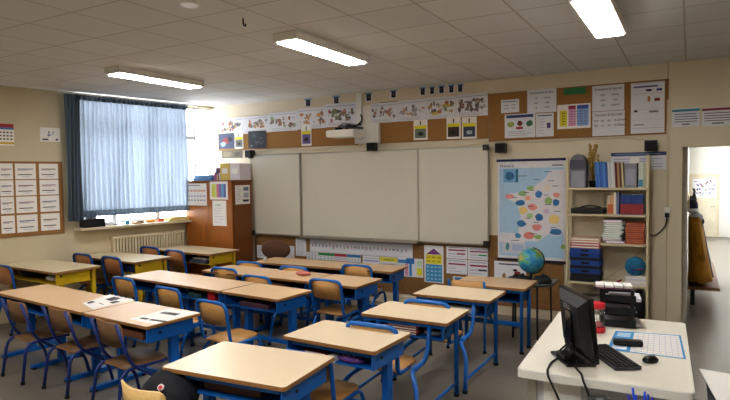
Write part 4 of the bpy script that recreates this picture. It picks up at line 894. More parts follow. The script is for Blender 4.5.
item('exercise_book', 'brown book on the shelf under the pink pencil case', 'book', Cq[0], .3, -.06, zt, (.28, .24, .06), (120, 80, 66))
item('exercise_book', 'brown wooden tray on the shelf of the big pale desk', 'tray', (-2.395, 2.724, .08), 0, -.04, zt, (.42, .3, .05), (90, 62, 46))
item('exercise_book', 'brown folder on the shelf of the desk with the black cards', 'folder', A[1], .1, -.08, zt, (.45, .28, .06), (110, 70, 48))
zy = .77 - .165 + .0065
Y1, Y2, Y3 = (-7.02, 4.27, -.05), (-6.84, 5.22, -.04), (-6.48, 6.20, -.06)
item('paper_pile', 'crumpled white papers on the shelf of the yellow desk below the wall board', 'paper', Y1, .33, -.06, zy, (.30, .3, .10), (222, 222, 228), kind='s')
item('school_bag', 'dark bag stuffed on the shelf of the yellow desk below the wall board', 'bag', Y1, -.28, -.06, zy, (.30, .32, .125), (30, 30, 34), kind='s')
item('exercise_book', 'navy box file on the shelf of the radiator desk', 'file', Y2, .3, -.08, zy, (.46, .3, .1), (40, 54, 104))
item('exercise_book', 'black folder on the shelf of the radiator desk', 'folder', Y2, -.3, -.08, zy, (.34, .3, .08), (36, 36, 42))
item('exercise_book', 'grey blue book lying on the shelf of the cabinet desk', 'book', Y3, .32, -.1, zy, (.34, .28, .05), (96, 104, 130))
item('exercise_book', 'white book on top of the grey blue one in the cabinet desk', 'book', Y3, .34, -.1, zy + .0505, (.28, .24, .03), (196, 196, 206))
item('school_bag', 'small black pouch on the shelf of the cabinet desk', 'pouch', Y3, -.02, -.08, zy, (.2, .24, .1), (30, 30, 36), kind='s')

# brown swivel chair by the board
t = empty('swivel_chair', (-5.34, 6.78, 0), .1, 'brown padded swivel chair by the board behind the desks', 'chair')
M_brn = mat('brown chair fabric', (96, 66, 50), .85, var=.12, scale=40, bump=.3)
b = MB(); b.sphere((0, -.12, .775), .5, M_brn, (.50, .10, .30), 26, 14, fn=lambda v: Vector((v.x * (1 - .06 * v.z / .15), v.y + 1.2 * v.x * v.x * .3, max(-.13, min(.13, v.z))))); b.build('backrest', t)
b = MB(); b.sphere((0, .12, .46), .5, M_brn, (.46, .46, .10), 24, 12, fn=lambda v: Vector((v.x, v.y, max(-.04, min(.035, v.z))))); b.build('seat', t)
b = MB(); b.tube([(0, -.10, .70), (0, -.14, .50), (0, .02, .42), (0, .1, .42)], .018, M_blk, fil=.06); b.build('back_support', t)
b = MB(); b.cyl((0, .1, .26), .028, .32, M_steel, 14); b.build('gas_column', t)
b = MB()
for k in range(5): a = 2 * PI * k / 5; b.tube([(0, .1, .12), (.13 * math.cos(a), .1 + .13 * math.sin(a), .1), (.24 * math.cos(a), .1 + .24 * math.sin(a), .07)], .02, M_blk); b.sphere((.25 * math.cos(a), .1 + .25 * math.sin(a), .026), .026, M_rub, u=10, v=8)
b.build('star_base', t)

# ------------------------------------------------------------------ teacher's desk with the computer
TD = Matrix.Translation((-.432, 3.965, 0)) @ Matrix.Rotation(.035, 4, 'Z')
td = empty('teacher_desk', (-.432, 3.965, 0), .035, 'white topped teacher desk with the computer, beside the aisle', 'desk')
TW, TL = .88, 1.50
b = MB(); b.prism(rrect(TW, TL, .03), .69, .74, M_desk, M_wht, bev=.006); b.build('desktop', td)
b = MB(); b.box((0, -TL / 2 + .13, .345), (TW - .18, .022, .69), M_deskg); b.build('end_panel', td)
b = MB(); b.box((0, TL / 2 - .13, .345), (TW - .18, .022, .69), M_deskg); b.build('end_panel', td)
b = MB(); b.box((-TW / 2 + .09, 0, .40), (.02, TL - .30, .56), M_desk); b.build('modesty_panel', td)
for sy in (-1, 1):
    b = MB(); b.box((-TW / 2 + .065, sy * (TL / 2 - .13), .345), (.05, .05, .69), M_alu, bev=.005); b.build('leg', td); b = MB(); b.box((TW / 2 - .065, sy * (TL / 2 - .13), .345), (.05, .05, .69), M_steel, bev=.005); b.build('leg', td)
b = MB(); b.box((-.21, -TL / 2 + .11, .36), (.20, .012, .62), M_wht); b.build('front_board', td)
def ontd(px, py, z=.7405): return Vector((px, py, z))
# monitor
ma = math.radians(-58)
mo = empty('computer_monitor', (-.575, 3.50, .7405), ma, 'black flat computer monitor seen from behind on the teacher desk', 'monitor')
def mt(v): return v
tilt = Quaternion((1, 0, 0), .10)      # local x along the screen, +y = screen side
b = MB(); b.box((0, .012, .225), (.43, .03, .37), M_blkg, bev=.008, rot=tilt); b.build('bezel', mo)
b = MB(); b.box((0, .0285, .229), (.40, .003, .335), mat('dark lcd panel', (12, 14, 18), .15), rot=tilt); b.build('screen', mo)
b = MB()
bm2 = bmesh.new(); bmesh.ops.create_cube(bm2, size=1)
for v in bm2.verts:
    k = .62 if v.co.y < 0 else .97; v.co = Vector((v.co.x * .42 * k, v.co.y * .035 - .012, v.co.z * .36 * (.66 if v.co.y < 0 else .97)))
b.add(bm2, Matrix.Translation((0, -.006, .225)) @ tilt.to_matrix().to_4x4(), M_blk)
bk = b.build('back_cover', mo)
b = MB(); b.text('DELL', 0, 0, .042, cm((190, 192, 198)), 0, 'CENTER'); o = b.build('maker_mark', bk, recalc=False); o.rotation_euler = (.10, 0, 0); o.location = (-.01, -.052, .308)
b = MB(); b.box((0, -.035, .16), (.08, .03, .28), M_blkg, bev=.006); b.box((0, -.02, .215), (.11, .03, .1), M_blk, bev=.004); b.build('stand_neck', mo)
b = MB(); b.box((0, -.02, .010), (.26, .17, .018), M_blkg, bev=.008); b.box((-.02, -.05, .028), (.12, .07, .02), M_blk, bev=.006); b.build('stand_foot', mo)
b = MB(); b.tube([(.05, -.05, .12), (.03, -.09, .06), (-.04, -.09, .04), (.0, -.05, .1)], .006, M_rub, fil=.04); b.build('plug_lead', mo)
# keyboard
ka = math.radians(-59)
kb = empty('keyboard', (-.395, 3.622, .7405), ka, 'flat black keyboard in front of the monitor', 'keyboard')
b = MB(); b.box((0, 0, .010), (.42, .15, .018), M_dgr, bev=.005, rot=Quaternion((1, 0, 0), .04)); b.build('case', kb)
b = MB()
for j in range(5):
    for i in range(15): b.box((-.19 + i * .0271, -.055 + j * .026, .021 + .001 * j), (.022, .021, .007), M_blk, bev=.002)
b.build('keys', kb)
# mouse, glasses case, planner sheet
b = MB(); b.sphere((0, 0, .012), .5, M_blkg, (.062, .098, .05), 18, 10, fn=lambda v: Vector((v.x, v.y, max(-.012, v.z)))); mm = b.build('computer_mouse', None, (-.19, 3.655, .7405), -.9); tag(mm, 'small black computer mouse below the planner sheet', 'mouse')
b = MB(); b.box((0, .02, .032), (.012, .018, .010), M_dgr, bev=.003); b.build('scroll_wheel', mm)
b = MB(); b.box((0, 0, .019), (.175, .062, .036), M_blk, bev=.016); gc = b.build('glasses_case', None, (-.335, 3.945, .7405 + .002), .2); tag(gc, 'black spectacle case lying on the planner sheet', 'case')
b = MB(); b.box((.03, -.0, .0385), (.05, .006, .0015), cm((150, 130, 70))); b.build('gold_mark', gc)
BL = (70, 150, 206)
mk = [(0, 0, 1, .03, BL), (0, .97, 1, 1, BL), (.97, 0, 1, 1, BL), (0, 0, .30, 1, BL), (.05, .08, .25, .40, (224, 230, 240)), (.05, .46, .25, .62, (200, 218, 236)), (.05, .70, .25, .92, (176, 206, 232))]
for i in range(9): mk.append((.32, .08 + i * .1, .96, .087 + i * .1, (150, 160, 190)))
for i in range(8): mk.append((.36 + i * .08, .05, .3635 + i * .08, .95, (150, 160, 190)))
flat('planner_sheet', 'blue bordered planner sheet with a grid, on the teacher desk', 'planner', [(-.44, 3.79), (-.01, 3.80), (-.045, 4.345), (-.44, 4.27)], .7405, M_pap, mk, th=.0015)
# sand timer
t = empty('sand_timer', (-.545, 4.20, .7405), 0, 'red ended sand timer beside the monitor', 'sand timer')
M_red = mat('red plastic', (214, 44, 60), .35, var=.04)
for z in (.0, .165): b = MB(); b.lathe([(.044, z), (.048, z + .004), (.048, z + .034), (.044, z + .038)], M_red); b.build('cap', t)
b = MB(); b.lathe([(.036, .038), (.036, .08), (.008, .102), (.036, .125), (.036, .165)], M_clear); b.build('glass_bulb', t)
b = MB(); b.lathe([(.030, .040), (.030, .06), (.006, .075)], cm((206, 120, 120))); b.build('sand', t)
for k in range(3): b = MB(); a = 2 * PI * k / 3 + .4; b.tube([(.042 * math.cos(a), .042 * math.sin(a), .036), (.042 * math.cos(a), .042 * math.sin(a), .167)], .004, M_clear); b.build('pillar', t)
# letter trays
t = empty('letter_trays', (-.455, 4.50, .7405), .15 + PI / 2, 'three tier black letter tray stack full of papers', 'letter trays'); t.scale = (1, .78, 1)
for k in range(3):
    z = .002 + k * .088; b = MB()
    b.box((0, 0, z + .003), (.25, .30, .006), M_blk); b.box((0, .147, z + .03), (.25, .006, .06), M_blk)
    for s in (-1, 1): b.box((s * .122, 0, z + .026), (.006, .30, .052), M_blk); b.box((s * .12, .12, z + .06), (.012, .03, .06), M_blk); b.box((s * .12, -.12, z + .06), (.012, .03, .06), M_blk)
    b.box((0, -.148, z + .012), (.25, .006, .02), M_blk); b.build('tray', t)
random.seed(81)
for k, lb in enumerate(['paper pile in the lowest letter tray', 'paper pile in the middle letter tray', 'paper pile in the top letter tray']):
    b = MB(); z0 = .7405 + .0085 + k * .088
    for j in range(5): b.box((random.uniform(-.01, .01), random.uniform(-.075, -.01), .002 + j * .0052), (.215, .26, .005), cm(random.choice([(226, 222, 230), (206, 206, 216), (190, 186, 200)])), rz=random.uniform(-.05, .05))
    o = b.build('paper_pile', None, (-.455, 4.50, z0), .15 + PI / 2); o.scale = (1, .78, 1); tag(o, lb, 'paper', 'paper piles in the letter trays')
b = MB(); b.box((0, 0, .006), (.25, .16, .012), cm((120, 70, 100)))
for k in range(4): b.box((-.093 + k * .062, -.01, .02), (.055, .15, .016), M_pap, rz=.02 * k)
b.box((0, 0, .0135), (.25, .155, .002), M_blk)
tag(b.build('card_stack', None, (-.48, 4.50, .7405 + .262), .15), 'white card stacks lying on top of the letter trays', 'cards')
# cables down the front of the desk
b = MB(); b.tube([(-.665, 3.50, .75), (-.69, 3.36, .748), (-.68, 3.22, .748), (-.67, 3.185, .73), (-.60, 3.17, .60), (-.55, 3.16, .3), (-.56, 3.14, .015)], .006, M_rub, fil=.05); tag(b.build('cable', None), 'black cable running over the desk edge, towards the aisle', 'cable', 'monitor cables')
b = MB(); b.tube([(-.60, 3.47, .752), (-.56, 3.36, .748), (-.50, 3.235, .748), (-.49, 3.195, .735), (-.45, 3.165, .66), (-.43, 3.155, .4), (-.44, 3.13, .015)], .006, M_rub, fil=.05); tag(b.build('cable', None), 'black cable running over the desk edge, towards the pen pot', 'cable', 'monitor cables')
# low drawer unit in front of the desk with a pen pot and a black pot
t = empty('drawer_unit', (-.28, 2.92, 0), .04, 'low grey drawer unit in front of the teacher desk', 'drawer unit')
b = MB(); b.box((0, 0, .30), (.46, .36, .54), M_deskg, bev=.006); b.box((0, 0, .57), (.47, .37, .02), M_desk, bev=.004); b.build('carcass', t)
for k in range(3):
    b = MB(); b.box((0, -.184, .13 + k * .17), (.42, .014, .155), M_desk, bev=.004); dd = b.build('drawer', t); b = MB(); b.box((0, -.196, .13 + k * .17), (.12, .012, .014), M_alu); b.build('handle', dd)
for s in (-1, 1): b = MB(); b.box((s * .19, 0, .015), (.04, .3, .03), M_rub); b.build('foot', t)
pp = empty('pen_pot', (-.20, 3.03, .5805), 0, 'pen pot with blue pens in front of the teacher desk', 'pen pot')
b = MB(); b.lathe([(.036, 0), (.038, .004), (.038, .10), (.035, .10), (.034, .006)], M_blk); b.build('cup', pp)
for k in range(6):
    a = 2 * PI * k / 6 + .2; tag_n = [(.014 * math.cos(a), .014 * math.sin(a), .008), (.055 * math.cos(a), .04 * math.sin(a), .175 + .012 * (k % 3))]
    b = MB(); b.tube(tag_n, .0055, cm((36, 80, 214)) if k % 3 else cm((60, 60, 190))); o = b.build('pen', None, (-.20, 3.03, .5805)); tag(o, 'blue pen sticking out of the pen pot', 'pen', 'blue pens in the pen pot')
b = MB(); b.lathe([(.05, 0), (.055, .01), (.055, .125), (.048, .135), (.02, .138)], M_blk); tag(b.build('black_jar', None, (-.385, 3.03, .5805)), 'round black lidded jar beside the pen pot', 'jar')
# side table at the edge of the photo, with a folder and papers
t = empty('side_table', (.40, 3.30, 0), 0, 'dark legged side table beyond the teacher desk, under the white papers', 'table')
b = MB(); b.prism(rrect(.62, .8, .02), .66, .69, cm((70, 66, 70)), M_blk, bev=.004); b.build('tabletop', t)
for sx in (-1, 1):
    for sy in (-1, 1): b = MB(); b.box((sx * .26, sy * .34, .33), (.03, .03, .66), M_blk, bev=.004); b.build('leg', t)
b = MB(); b.box((0, 0, .02), (.44, .5, .04), cm((34, 40, 84)), bev=.006); b.box((0, -.252, .02), (.40, .004, .024), M_pap); tag(b.build('navy_folder', None, (.375, 3.38, .6905), .12), 'navy blue folder under the white papers at the photo edge', 'folder')
flat('paper_sheet', 'bright white paper sheet lying on the navy folder', 'paper', [(.125, 3.16), (.52, 3.15), (.46, 3.60), (.055, 3.66)], .734, M_pap, th=.006)

# ------------------------------------------------------------------ globe on its small table
gt = empty('globe_table', (-1.585, 6.53, 0), 0, 'small grey half round table with thin dark legs under the globe', 'table')
b = MB(); poly = [(-.285, .24)] + [(.285 * math.cos(PI + PI * k / 16), -.02 + .25 * math.sin(PI + PI * k / 16)) for k in range(17)] + [(.285, .24)]
b.prism(poly[::-1] if False else poly, .60, .622, cm((150, 156, 150)), M_dgr, bev=.003); b.build('tabletop', gt)
for x, y in ((-.2, .2), (.2, .2), (-.13, -.16), (.13, -.16)): b = MB(); b.tube([(x, y, .6), (x * 1.05, y * 1.05, 0)], .011, M_steel); b.build('leg', gt)
gl = empty('globe', (-1.555, 6.52, .6225), 0, 'blue and green school globe on the small grey table', 'globe')
b = MB(); b.sphere((0, 0, .235), .143, M_globe, u=32, v=20); b.build('sphere', gl)
b = MB(); b.lathe([(.085, 0), (.085, .012), (.03, .02), (.014, .03), (.014, .09)], M_blk); b.build('base', gl)
b = MB(); b.tube([(.15 * math.sin(a), 0, .235 - .15 * math.cos(a)) for a in [-.1 + k * .26 for k in range(13)]], .006, M_dgr); b.build('meridian_arm', gl)
def lump(v): return Vector((v.x * (1 + .2 * math.sin(7 * v.y / .1)), v.y * (1 + .15 * math.sin(5 * v.x / .1)), max(-.02, v.z * (1 + .3 * math.sin(9 * v.x / .1)))))
b = MB(); b.sphere((0, 0, .025), .10, M_blk, (1.15, .8, .62), 18, 10, fn=lump); b.sphere((.03, -.02, .05), .05, M_blk, (1.3, .7, .6), 14, 8, fn=lump)
tag(b.build('black_bag', None, (-1.655, 6.44, .6228 - .004)), 'black cloth bag crumpled around the globe foot', 'bag', 'black cloth bags around the globe foot')['label'] = 'black cloth bag crumpled at the board side of the globe foot'
b = MB(); b.sphere((0, 0, .025), .095, M_blk, (1.15, .9, .7), 18, 10, fn=lump); tag(b.build('black_bag', None, (-1.415, 6.45, .6228 - .004), .8), 'black cloth bag crumpled at the bookcase side of the globe foot', 'bag', 'black cloth bags around the globe foot')
b = MB(); b.sphere((0, 0, .02), .06, cm((170, 180, 176)), (1.1, .6, .4), 12, 8); tag(b.build('cloth', None, (-1.50, 6.345, .6228)), 'small pale cloth lying in front of the globe', 'cloth')

# ------------------------------------------------------------------ bookcase
BX0, BX1, BY0, BY1, BH = -1.262, -.390, 6.98, 7.315, 2.03
bc = empty('bookcase', ((BX0 + BX1) / 2, (BY0 + BY1) / 2, 0), 0, 'tall open cream metal bookcase against the wall', 'bookcase')
bw, bd = BX1 - BX0, BY1 - BY0
for sx in (-1, 1):
    for sy in (-1, 1): b = MB(); b.box((sx * (bw / 2 - .012), sy * (bd / 2 - .018), BH / 2), (.024, .036, BH), M_shelf, bev=.003); b.build('upright', bc)
LV = [.13, .575, 1.035, 1.365, 1.668]
LVL = [.13, .575, None, 1.365, 1.668]
for k, z in enumerate(LV):
    b = MB()
    if k == 2: b.box((bw * .21, 0, z - .012), (bw * .55, bd, .024), M_shelf)      # a half shelf
    else: b.box((0, 0, z - .012), (bw - .02, bd, .024), M_shelf, bev=.002)
    b.build('shelf', bc)
b = MB(); b.box((-.06, bd / 2 - .004, 1.0), (.012, .008, 1.8), M_shelf); b.tube([(-bw / 2 + .02, bd / 2 - .01, .2), (bw / 2 - .02, bd / 2 - .01, 1.0)], .006, M_shelf); b.build('back_brace', bc)
def put(name, label, cat, mb, x, y, z, rz=0, group=None): return tag(mb.build(name, None, (x, y, z), rz), label, cat, group)
# spine out books
def book(label, x, z, th, h, dp, c, group, lean=0, c2=None, y=None):
    b = MB(); q = Quaternion((0, 1, 0), lean); zc = h / 2 * math.cos(lean) + th / 2 * abs(math.sin(lean))
    b.box((0, 0, zc), (th, dp, h), cm(c), rot=q); b.box((0, .004, zc), (th * .8, dp - .004, h + .001), M_pap, rot=q)
    if c2: b.box((0, -dp / 2 - .0006, zc - h * .22), (th * .98, .0012, h * .5), cm(c2), rot=q)
    y = BY0 + .01 + dp / 2 + .02 if y is None else y
    return put('book', label, 'book', b, x, y, z, 0, group)
e = .0006
T5 = 1.668 + e
for k in range(6): book('blue magazine standing on the top shelf, number %s from the plant' % ['first', 'second', 'third', 'fourth', 'fifth', 'sixth'][k], -.935 + k * .0215, T5, .02, .295 - .004 * (k % 3), .21, [(66, 120, 190), (90, 140, 200), (60, 104, 170)][k % 3], 'blue magazines on the top shelf', lean=-.05, c2=(70, 110, 190) if k % 2 else None)
for k in range(4): book('white magazine on the top shelf, %s after the blue ones' % ['first', 'second', 'third', 'fourth'][k], -.802 + k * .0185, T5, .017, .30 - .003 * k, .21, [(214, 210, 206), (190, 196, 206), (224, 220, 214), (206, 200, 200)][k], 'white magazines on the top shelf', lean=-.05)
for k in range(4): book('%s book on the top shelf beside the grey box' % ['dark red', 'tan', 'brown', 'cream'][k], -.722 + k * .021, T5, .019, .28, .2, [(110, 60, 56), (176, 140, 104), (96, 70, 56), (206, 190, 156)][k], 'brown books on the top shelf', lean=-.06)
b = MB(); b.box((0, 0, .135), (.125, .2, .27), cm((140, 140, 146)), bev=.004); b.box((0, -.1012, .12), (.10, .0016, .18), cm((160, 160, 176))); put('magazine_file', 'grey magazine file on the top shelf', 'magazine file', b, -.575, 7.11, T5)
b = MB(); b.box((0, 0, .14), (.045, .2, .28), cm((196, 200, 190)), bev=.003); b.box((0, -.1012, .05), (.04, .0016, .08), cm((90, 150, 190))); put('ring_binder', 'pale binder with a blue mark on the top shelf beside the upright', 'binder', b, -.472, 7.11, T5)
b = MB(); b.box((0, 0, .14), (.036, .2, .27), cm((170, 176, 156)), bev=.003); put('ring_binder', 'greenish binder at the end of the top shelf', 'binder', b, -.432, 7.11, T5)
b = MB(); b.box((0, 0, .003), (.095, .07, .006), M_pap); b.box((0, .02, .035), (.095, .004, .07), M_pap); put('paper_note', 'white folded note standing on the grey magazine file', 'note', b, -.52 - .02, 7.06, T5 + .2705)
# rounded grey file, dried plant
b = MB()
prof = [(-.09, 0), (.09, 0), (.09, .28)] + [(.09 * math.cos(PI * k / 10), .28 + .11 * math.sin(PI * k / 10)) for k in range(1, 10)] + [(-.09, .28)]
for y0, y1 in ((-.09, .09),):
    Fv_ = [b.bm.verts.new((x, y0, z)) for x, z in prof]; Bv_ = [b.bm.verts.new((x, y1, z)) for x, z in prof]; mg = cm((112, 112, 122))
    b.face(Fv_, mg); b.face(Bv_[::-1], mg)
    for i in range(len(prof)): j = (i + 1) % len(prof); b.face([Fv_[i], Bv_[i], Bv_[j], Fv_[j]], mg)
b.box((0, -.0915, .10), (.15, .003, .19), cm((150, 152, 162))); b.box((0, -.0915, .27), (.16, .003, .11), cm((84, 84, 96))); put('round_topped_case', 'grey round topped case at the map end of the top shelf', 'case', b, -1.135, 7.10, T5)
pl = empty('dried_plant', (-.985, 7.12, T5), 0, 'dried yellowish plant in a black pot on the top shelf', 'plant')
b = MB(); b.lathe([(.032, 0), (.045, .07), (.048, .08), (.04, .08), (.038, .07)], M_blk); b.build('pot', pl)
random.seed(91); b = MB(); M_dry = mat('dried stems', (176, 146, 84), .8, var=.2, scale=30)
for k in range(16):
    a = random.uniform(0, 2 * PI); h = random.uniform(.25, .5); r = random.uniform(.03, .09); b.tube([(.01 * math.cos(a), .01 * math.sin(a), .07), (.5 * r * math.cos(a), .5 * r * math.sin(a), h * .6), (r * math.cos(a), r * math.sin(a), h)], .0035, M_dry, 5)
    for j in range(3): b.sphere((r * (1 - .15 * j) * math.cos(a) + random.uniform(-.012, .012), r * (1 - .15 * j) * math.sin(a), h - .05 * j), .014, M_dry, (1, 1, 1.8), 6, 5)
b.build('stems', pl)
# second shelf
T4 = 1.365 + e
t = empty('black_device', (-1.03, 7.12, T4), 0, 'flat black electronic box on the second shelf', 'device')
b = MB(); b.box((0, 0, .035), (.36, .24, .06), M_blk, bev=.008); b.build('casing', t); b = MB(); b.tube([(-.1, .02, .066), (-.02, .04, .09), (.08, .0, .085), (.13, .06, .066)], .008, M_rub, fil=.04); b.build('lead', t)
for k in range(4): book('pale book on the second shelf, %s beside the black device' % ['first', 'second', 'third', 'fourth'][k], -.798 + k * .031, T4, .028, [.215, .22, .25, .245][k], .19, [(206, 190, 160), (214, 170, 130), (226, 214, 196), (110, 120, 160)][k], 'pale books on the second shelf', c2=(196, 110, 70) if k < 2 else None)
for k in range(9): book('blue and red textbook on the second shelf, %s of nine' % ['first', 'second', 'third', 'fourth', 'fifth', 'sixth', 'seventh', 'eighth', 'ninth'][k], -.667 + k * .0262, T4, .024, .225, .19, (50, 76, 136), 'blue and red textbooks on the second shelf', c2=(160, 62, 66))
# half shelf: folders and orange exercise books; left part: tall pile of blue boxes
random.seed(95); T3 = 1.035 + e; z = T3
nm = ['lowest', 'second', 'third', 'fourth', 'fifth', 'sixth', 'seventh', 'eighth', 'ninth', 'tenth', 'topmost']
for k in range(11):
    h = [.03, .02, .022, .026, .02, .024, .022, .026, .022, .02, .032][k]; b = MB(); c = [(176, 150, 186), (206, 206, 206), (190, 204, 200), (176, 200, 196), (206, 216, 210), (170, 196, 190), (196, 206, 200), (180, 204, 200), (206, 214, 206), (190, 200, 196), (206, 196, 216)][k]
    b.box((0, 0, h / 2), (.20, .24, h), cm(c), bev=.003); b.box((0, -.1206, h / 2), (.18, .001, h * .5), M_pap); put('folder', '%s pale folder of the leaning pile on the half shelf' % nm[k], 'folder', b, -.755 + random.uniform(-.018, .018) + .0 * k, 7.13 + random.uniform(-.01, .01), z, random.uniform(-.1, .1), 'pale folders piled on the half shelf'); z += h + .0003
z = T3
for k in range(10):
    h = .0235; b = MB(); b.box((0, 0, h / 2), (.185, .22, h), cm([(190, 110, 80), (200, 120, 86), (180, 100, 76)][k % 3]), bev=.003); b.box((0, -.1106, h / 2), (.165, .001, h * .3), cm((120, 66, 50))); put('exercise_book', '%s orange exercise book of the pile beside the pale folders' % ['lowest', 'second', 'third', 'fourth', 'fifth', 'sixth', 'seventh', 'eighth', 'ninth', 'topmost'][k], 'book', b, -.53 + random.uniform(-.006, .006), 7.13, z, random.uniform(-.03, .03), 'orange exercise books on the half shelf'); z += h + .0003
T2 = .575 + e; z = T2
seq = [('black', (30, 30, 36), .045), ('black', (34, 34, 42), .05), ('blue', (28, 68, 140), .055), ('black', (28, 30, 38), .035), ('blue', (32, 74, 150), .06), ('black', (30, 32, 40), .035), ('blue', (28, 68, 140), .055), ('blue', (36, 80, 156), .05)]
for k, (cn, c, h) in enumerate(seq):
    b = MB(); b.box((0, 0, h / 2), (.33, .25, h), cm(c), bev=.006); b.box((0, -.1256, h / 2), (.09, .0014, h * .45), cm((20, 22, 30))); put('document_box', '%s document box, %s from the bottom of its pile in the bookcase' % (cn, ['first', 'second', 'third', 'fourth', 'fifth', 'sixth', 'seventh', 'eighth'][k]), 'box', b, -1.055 + random.uniform(-.006, .006), 7.13, z, random.uniform(-.02, .02), 'document boxes piled in the bookcase'); z += h + .0003
for k, (c, h) in enumerate([((196, 130, 110), .03), ((176, 84, 80), .032), ((206, 150, 130), .03), ((210, 180, 160), .028)]):
    b = MB(); b.box((0, 0, h / 2), (.325, .24, h), cm(c), bev=.004); b.box((0, -.1206, h / 2), (.30, .001, h * .4), M_pap); put('folder', '%s pink folder lying on the pile of document boxes' % ['lowest', 'second', 'third', 'topmost'][k], 'folder', b, -1.055, 7.13, z, random.uniform(-.03, .03), 'pink folders on the document boxes'); z += h + .0003
# white papers, teal bag and red cord on the fourth shelf
z = T2
for k in range(4): b = MB(); b.box((0, 0, .012), (.215, .24, .024), cm([(206, 200, 206), (224, 220, 216), (214, 206, 220), (230, 226, 222)][k]), bev=.003); put('paper_pile', '%s paper bundle under the teal bag' % ['lowest', 'second', 'third', 'topmost'][k], 'paper', b, -.525 + .006 * (k % 2), 7.12, z, .02 * k, 'paper bundles under the teal bag'); z += .0245
tb = empty('teal_bag', (-.53, 7.12, z), 0, 'rounded teal blue bag on the paper bundles in the bookcase', 'bag')
M_teal = mat('teal cloth', (34, 112, 150), .7, var=.12, scale=20)
b = MB(); b.sphere((0, 0, .10), .11, M_teal, (1.0, .85, 1.0), 20, 14, fn=lambda v: Vector((v.x, v.y, max(-.10, v.z)))); b.build('body', tb); b = MB(); b.box((.03, -.086, .075), (.13, .02, .018), cm((60, 60, 110)), bev=.004); b.box((.05, -.092, .08), (.05, .016, .01), cm((170, 60, 60))); b.build('zip_band', tb)
b = MB(); b.tube([(-.03, 0, .006), (.02, -.03, .02), (.05, 0, .05), (.02, .03, .03), (-.02, .0, .012), (.03, -.04, .008)], .006, cm((150, 50, 70)), fil=.03); put('red_cord', 'tangled dark red cord in front of the paper bundles', 'cord', b, -.71, 7.05, T2)
# lowest shelf: dark bag and a box
T1 = .13 + e
b = MB(); b.sphere((0, 0, .19), .2, M_blk, (.42, .6, .95), 18, 12, fn=lambda v: Vector((v.x, v.y, max(-.19, v.z)))); put('black_bag', 'tall black bag standing on the lowest bookcase shelf', 'bag', b, -.485, 7.13, T1)
b = MB(); b.box((0, 0, .12), (.3, .25, .24), cm((150, 140, 126)), bev=.006); b.box((0, 0, .245), (.31, .26, .03), cm((130, 120, 108)), bev=.004); put('storage_box', 'grey lidded box on the lowest bookcase shelf', 'box', b, -1.04, 7.13, T1)
b = MB(); b.box((0, 0, .09), (.22, .22, .18), cm((60, 60, 66)), bev=.006); put('storage_box', 'dark grey box in the middle of the lowest bookcase shelf', 'box', b, -.74, 7.13, T1)

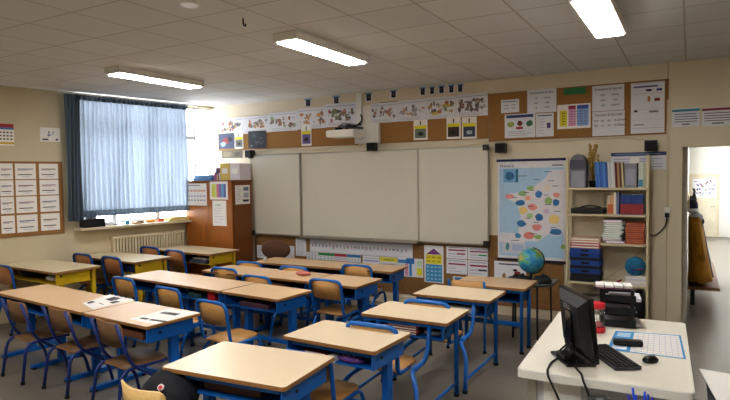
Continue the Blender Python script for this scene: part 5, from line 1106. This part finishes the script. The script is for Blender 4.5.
# ------------------------------------------------------------------ corridor: bench, coat rail with coats, poster on the far door
be = empty('bench', (.165, 9.75, 0), 0, 'low brown wooden bench along the corridor wall', 'bench')
b = MB(); b.box((0, 0, .325), (.36, 2.5, .04), mat('bench wood', (120, 82, 56), .5, var=.1, stretch=(6, 1, 6)), bev=.006); b.build('seat', be)
for y in (-.7, 1.0): b = MB(); b.box((-.12, y, .152), (.05, .05, .304), M_steel); b.build('leg', be)
cr_ = empty('coat_rail', (CX0, 9.6, 1.42), 0, 'coat rail with hooks on the corridor wall', 'coat rail')
b = MB(); b.box((.012, 0, 0), (.024, 2.6, .10), cm((196, 180, 150)), bev=.003); b.build('board', cr_)
for k in range(6): b = MB(); b.tube([(.02, -1.0 + k * .4, .02), (.09, -1.0 + k * .4, .02), (.10, -1.0 + k * .4, .06)], .008, M_steel, fil=.02); b.build('hook', cr_)
def coat(label, y, ztop, zbot, w0, w1, m, mh, x=.055, fur=True):
    t = empty('coat', (CX0 + x, y, 0), 0, label, 'coat', 'coats on the corridor rail')
    b = MB(); n = 18; R = []
    for j in range(9):
        v = j / 8; z = ztop + (zbot - ztop) * v; ww = w0 + (w1 - w0) * v ** .7; dd = .075 + .06 * v; ring = []
        for k in range(n):
            a = 2 * PI * k / n; q = 1 + (.06 + .12 * v) * math.sin(5 * a + 2 * v) + .07 * math.sin(9 * a - 3 * v) * v
            ring.append(b.bm.verts.new((.03 + dd * q * math.cos(a) + .06 * v, ww * q * math.sin(a), z)))
        R.append(ring)
    for r0, r1 in zip(R, R[1:]):
        for k in range(n): b.face([r0[k], r0[(k + 1) % n], r1[(k + 1) % n], r1[k]], m, True)
    b.face(R[0], m); b.face(R[-1][::-1], m); b.build('body', t)
    for s in (-1, 1): b = MB(); b.tube([(.04, s * w0 * .8, ztop - .06), (.08, s * (w0 + .05), ztop - .3), (.11, s * (w0 + .04), ztop - .56)], .045, m, 10); b.build('sleeve', t)
    b = MB(); b.sphere((.05, 0, ztop - .01), .1, mh, (.8, 1.1, .7), 14, 10); b.build('hood', t)
    return t
coat('mustard yellow coat with a pale grey hood hanging over the corridor bench', 8.75, 1.24, .40, .17, .27, mat('mustard cloth', (170, 122, 30), .8, var=.12, scale=12), mat('pale grey fur', (176, 184, 190), .9, var=.2, scale=60, bump=.6), x=.055)
coat('black coat hanging behind the mustard one in the corridor', 9.25, 1.15, .37, .14, .2, mat('black coat cloth', (30, 32, 40), .8, var=.2), mat('black coat cloth', (30, 32, 40)), x=.08)
coat('pale coat hanging furthest along the corridor rail', 9.85, 1.15, .5, .12, .17, mat('pale coat cloth', (190, 190, 196), .8, var=.1), mat('pale coat cloth', (190, 190, 196)), x=.07)
b = MB(); b.sphere((0, 0, 0), .1, cm((34, 46, 90)), (.7, .9, 1.0), 16, 10); b.sphere((0, 0, -.05), .1, cm((206, 206, 210)), (.75, .95, .45), 16, 8); b.tube([(0, 0, .09), (.03, -.02, .2), (.01, -.03, .23)], .012, cm((70, 70, 80)), fil=.04); tag(b.build('woolly_hat', None, (.03, 8.78, 1.38)), 'dark blue hat with a pale brim hanging above the mustard coat', 'hat')
random.seed(99)
o = sheet('corridor_poster', 'wide poster with small coloured drawings on the far corridor door', 'poster', -.29, .29, -.26, .26, blobs(34, .08, .92, .1, .9, .06, [(120, 130, 170), (170, 110, 110), (110, 150, 120), (150, 140, 170), (90, 90, 110)], 1.2), base=M_papb); o.location = (.37, CY1 - .045, 1.36)
bpy.context.view_layer.update()
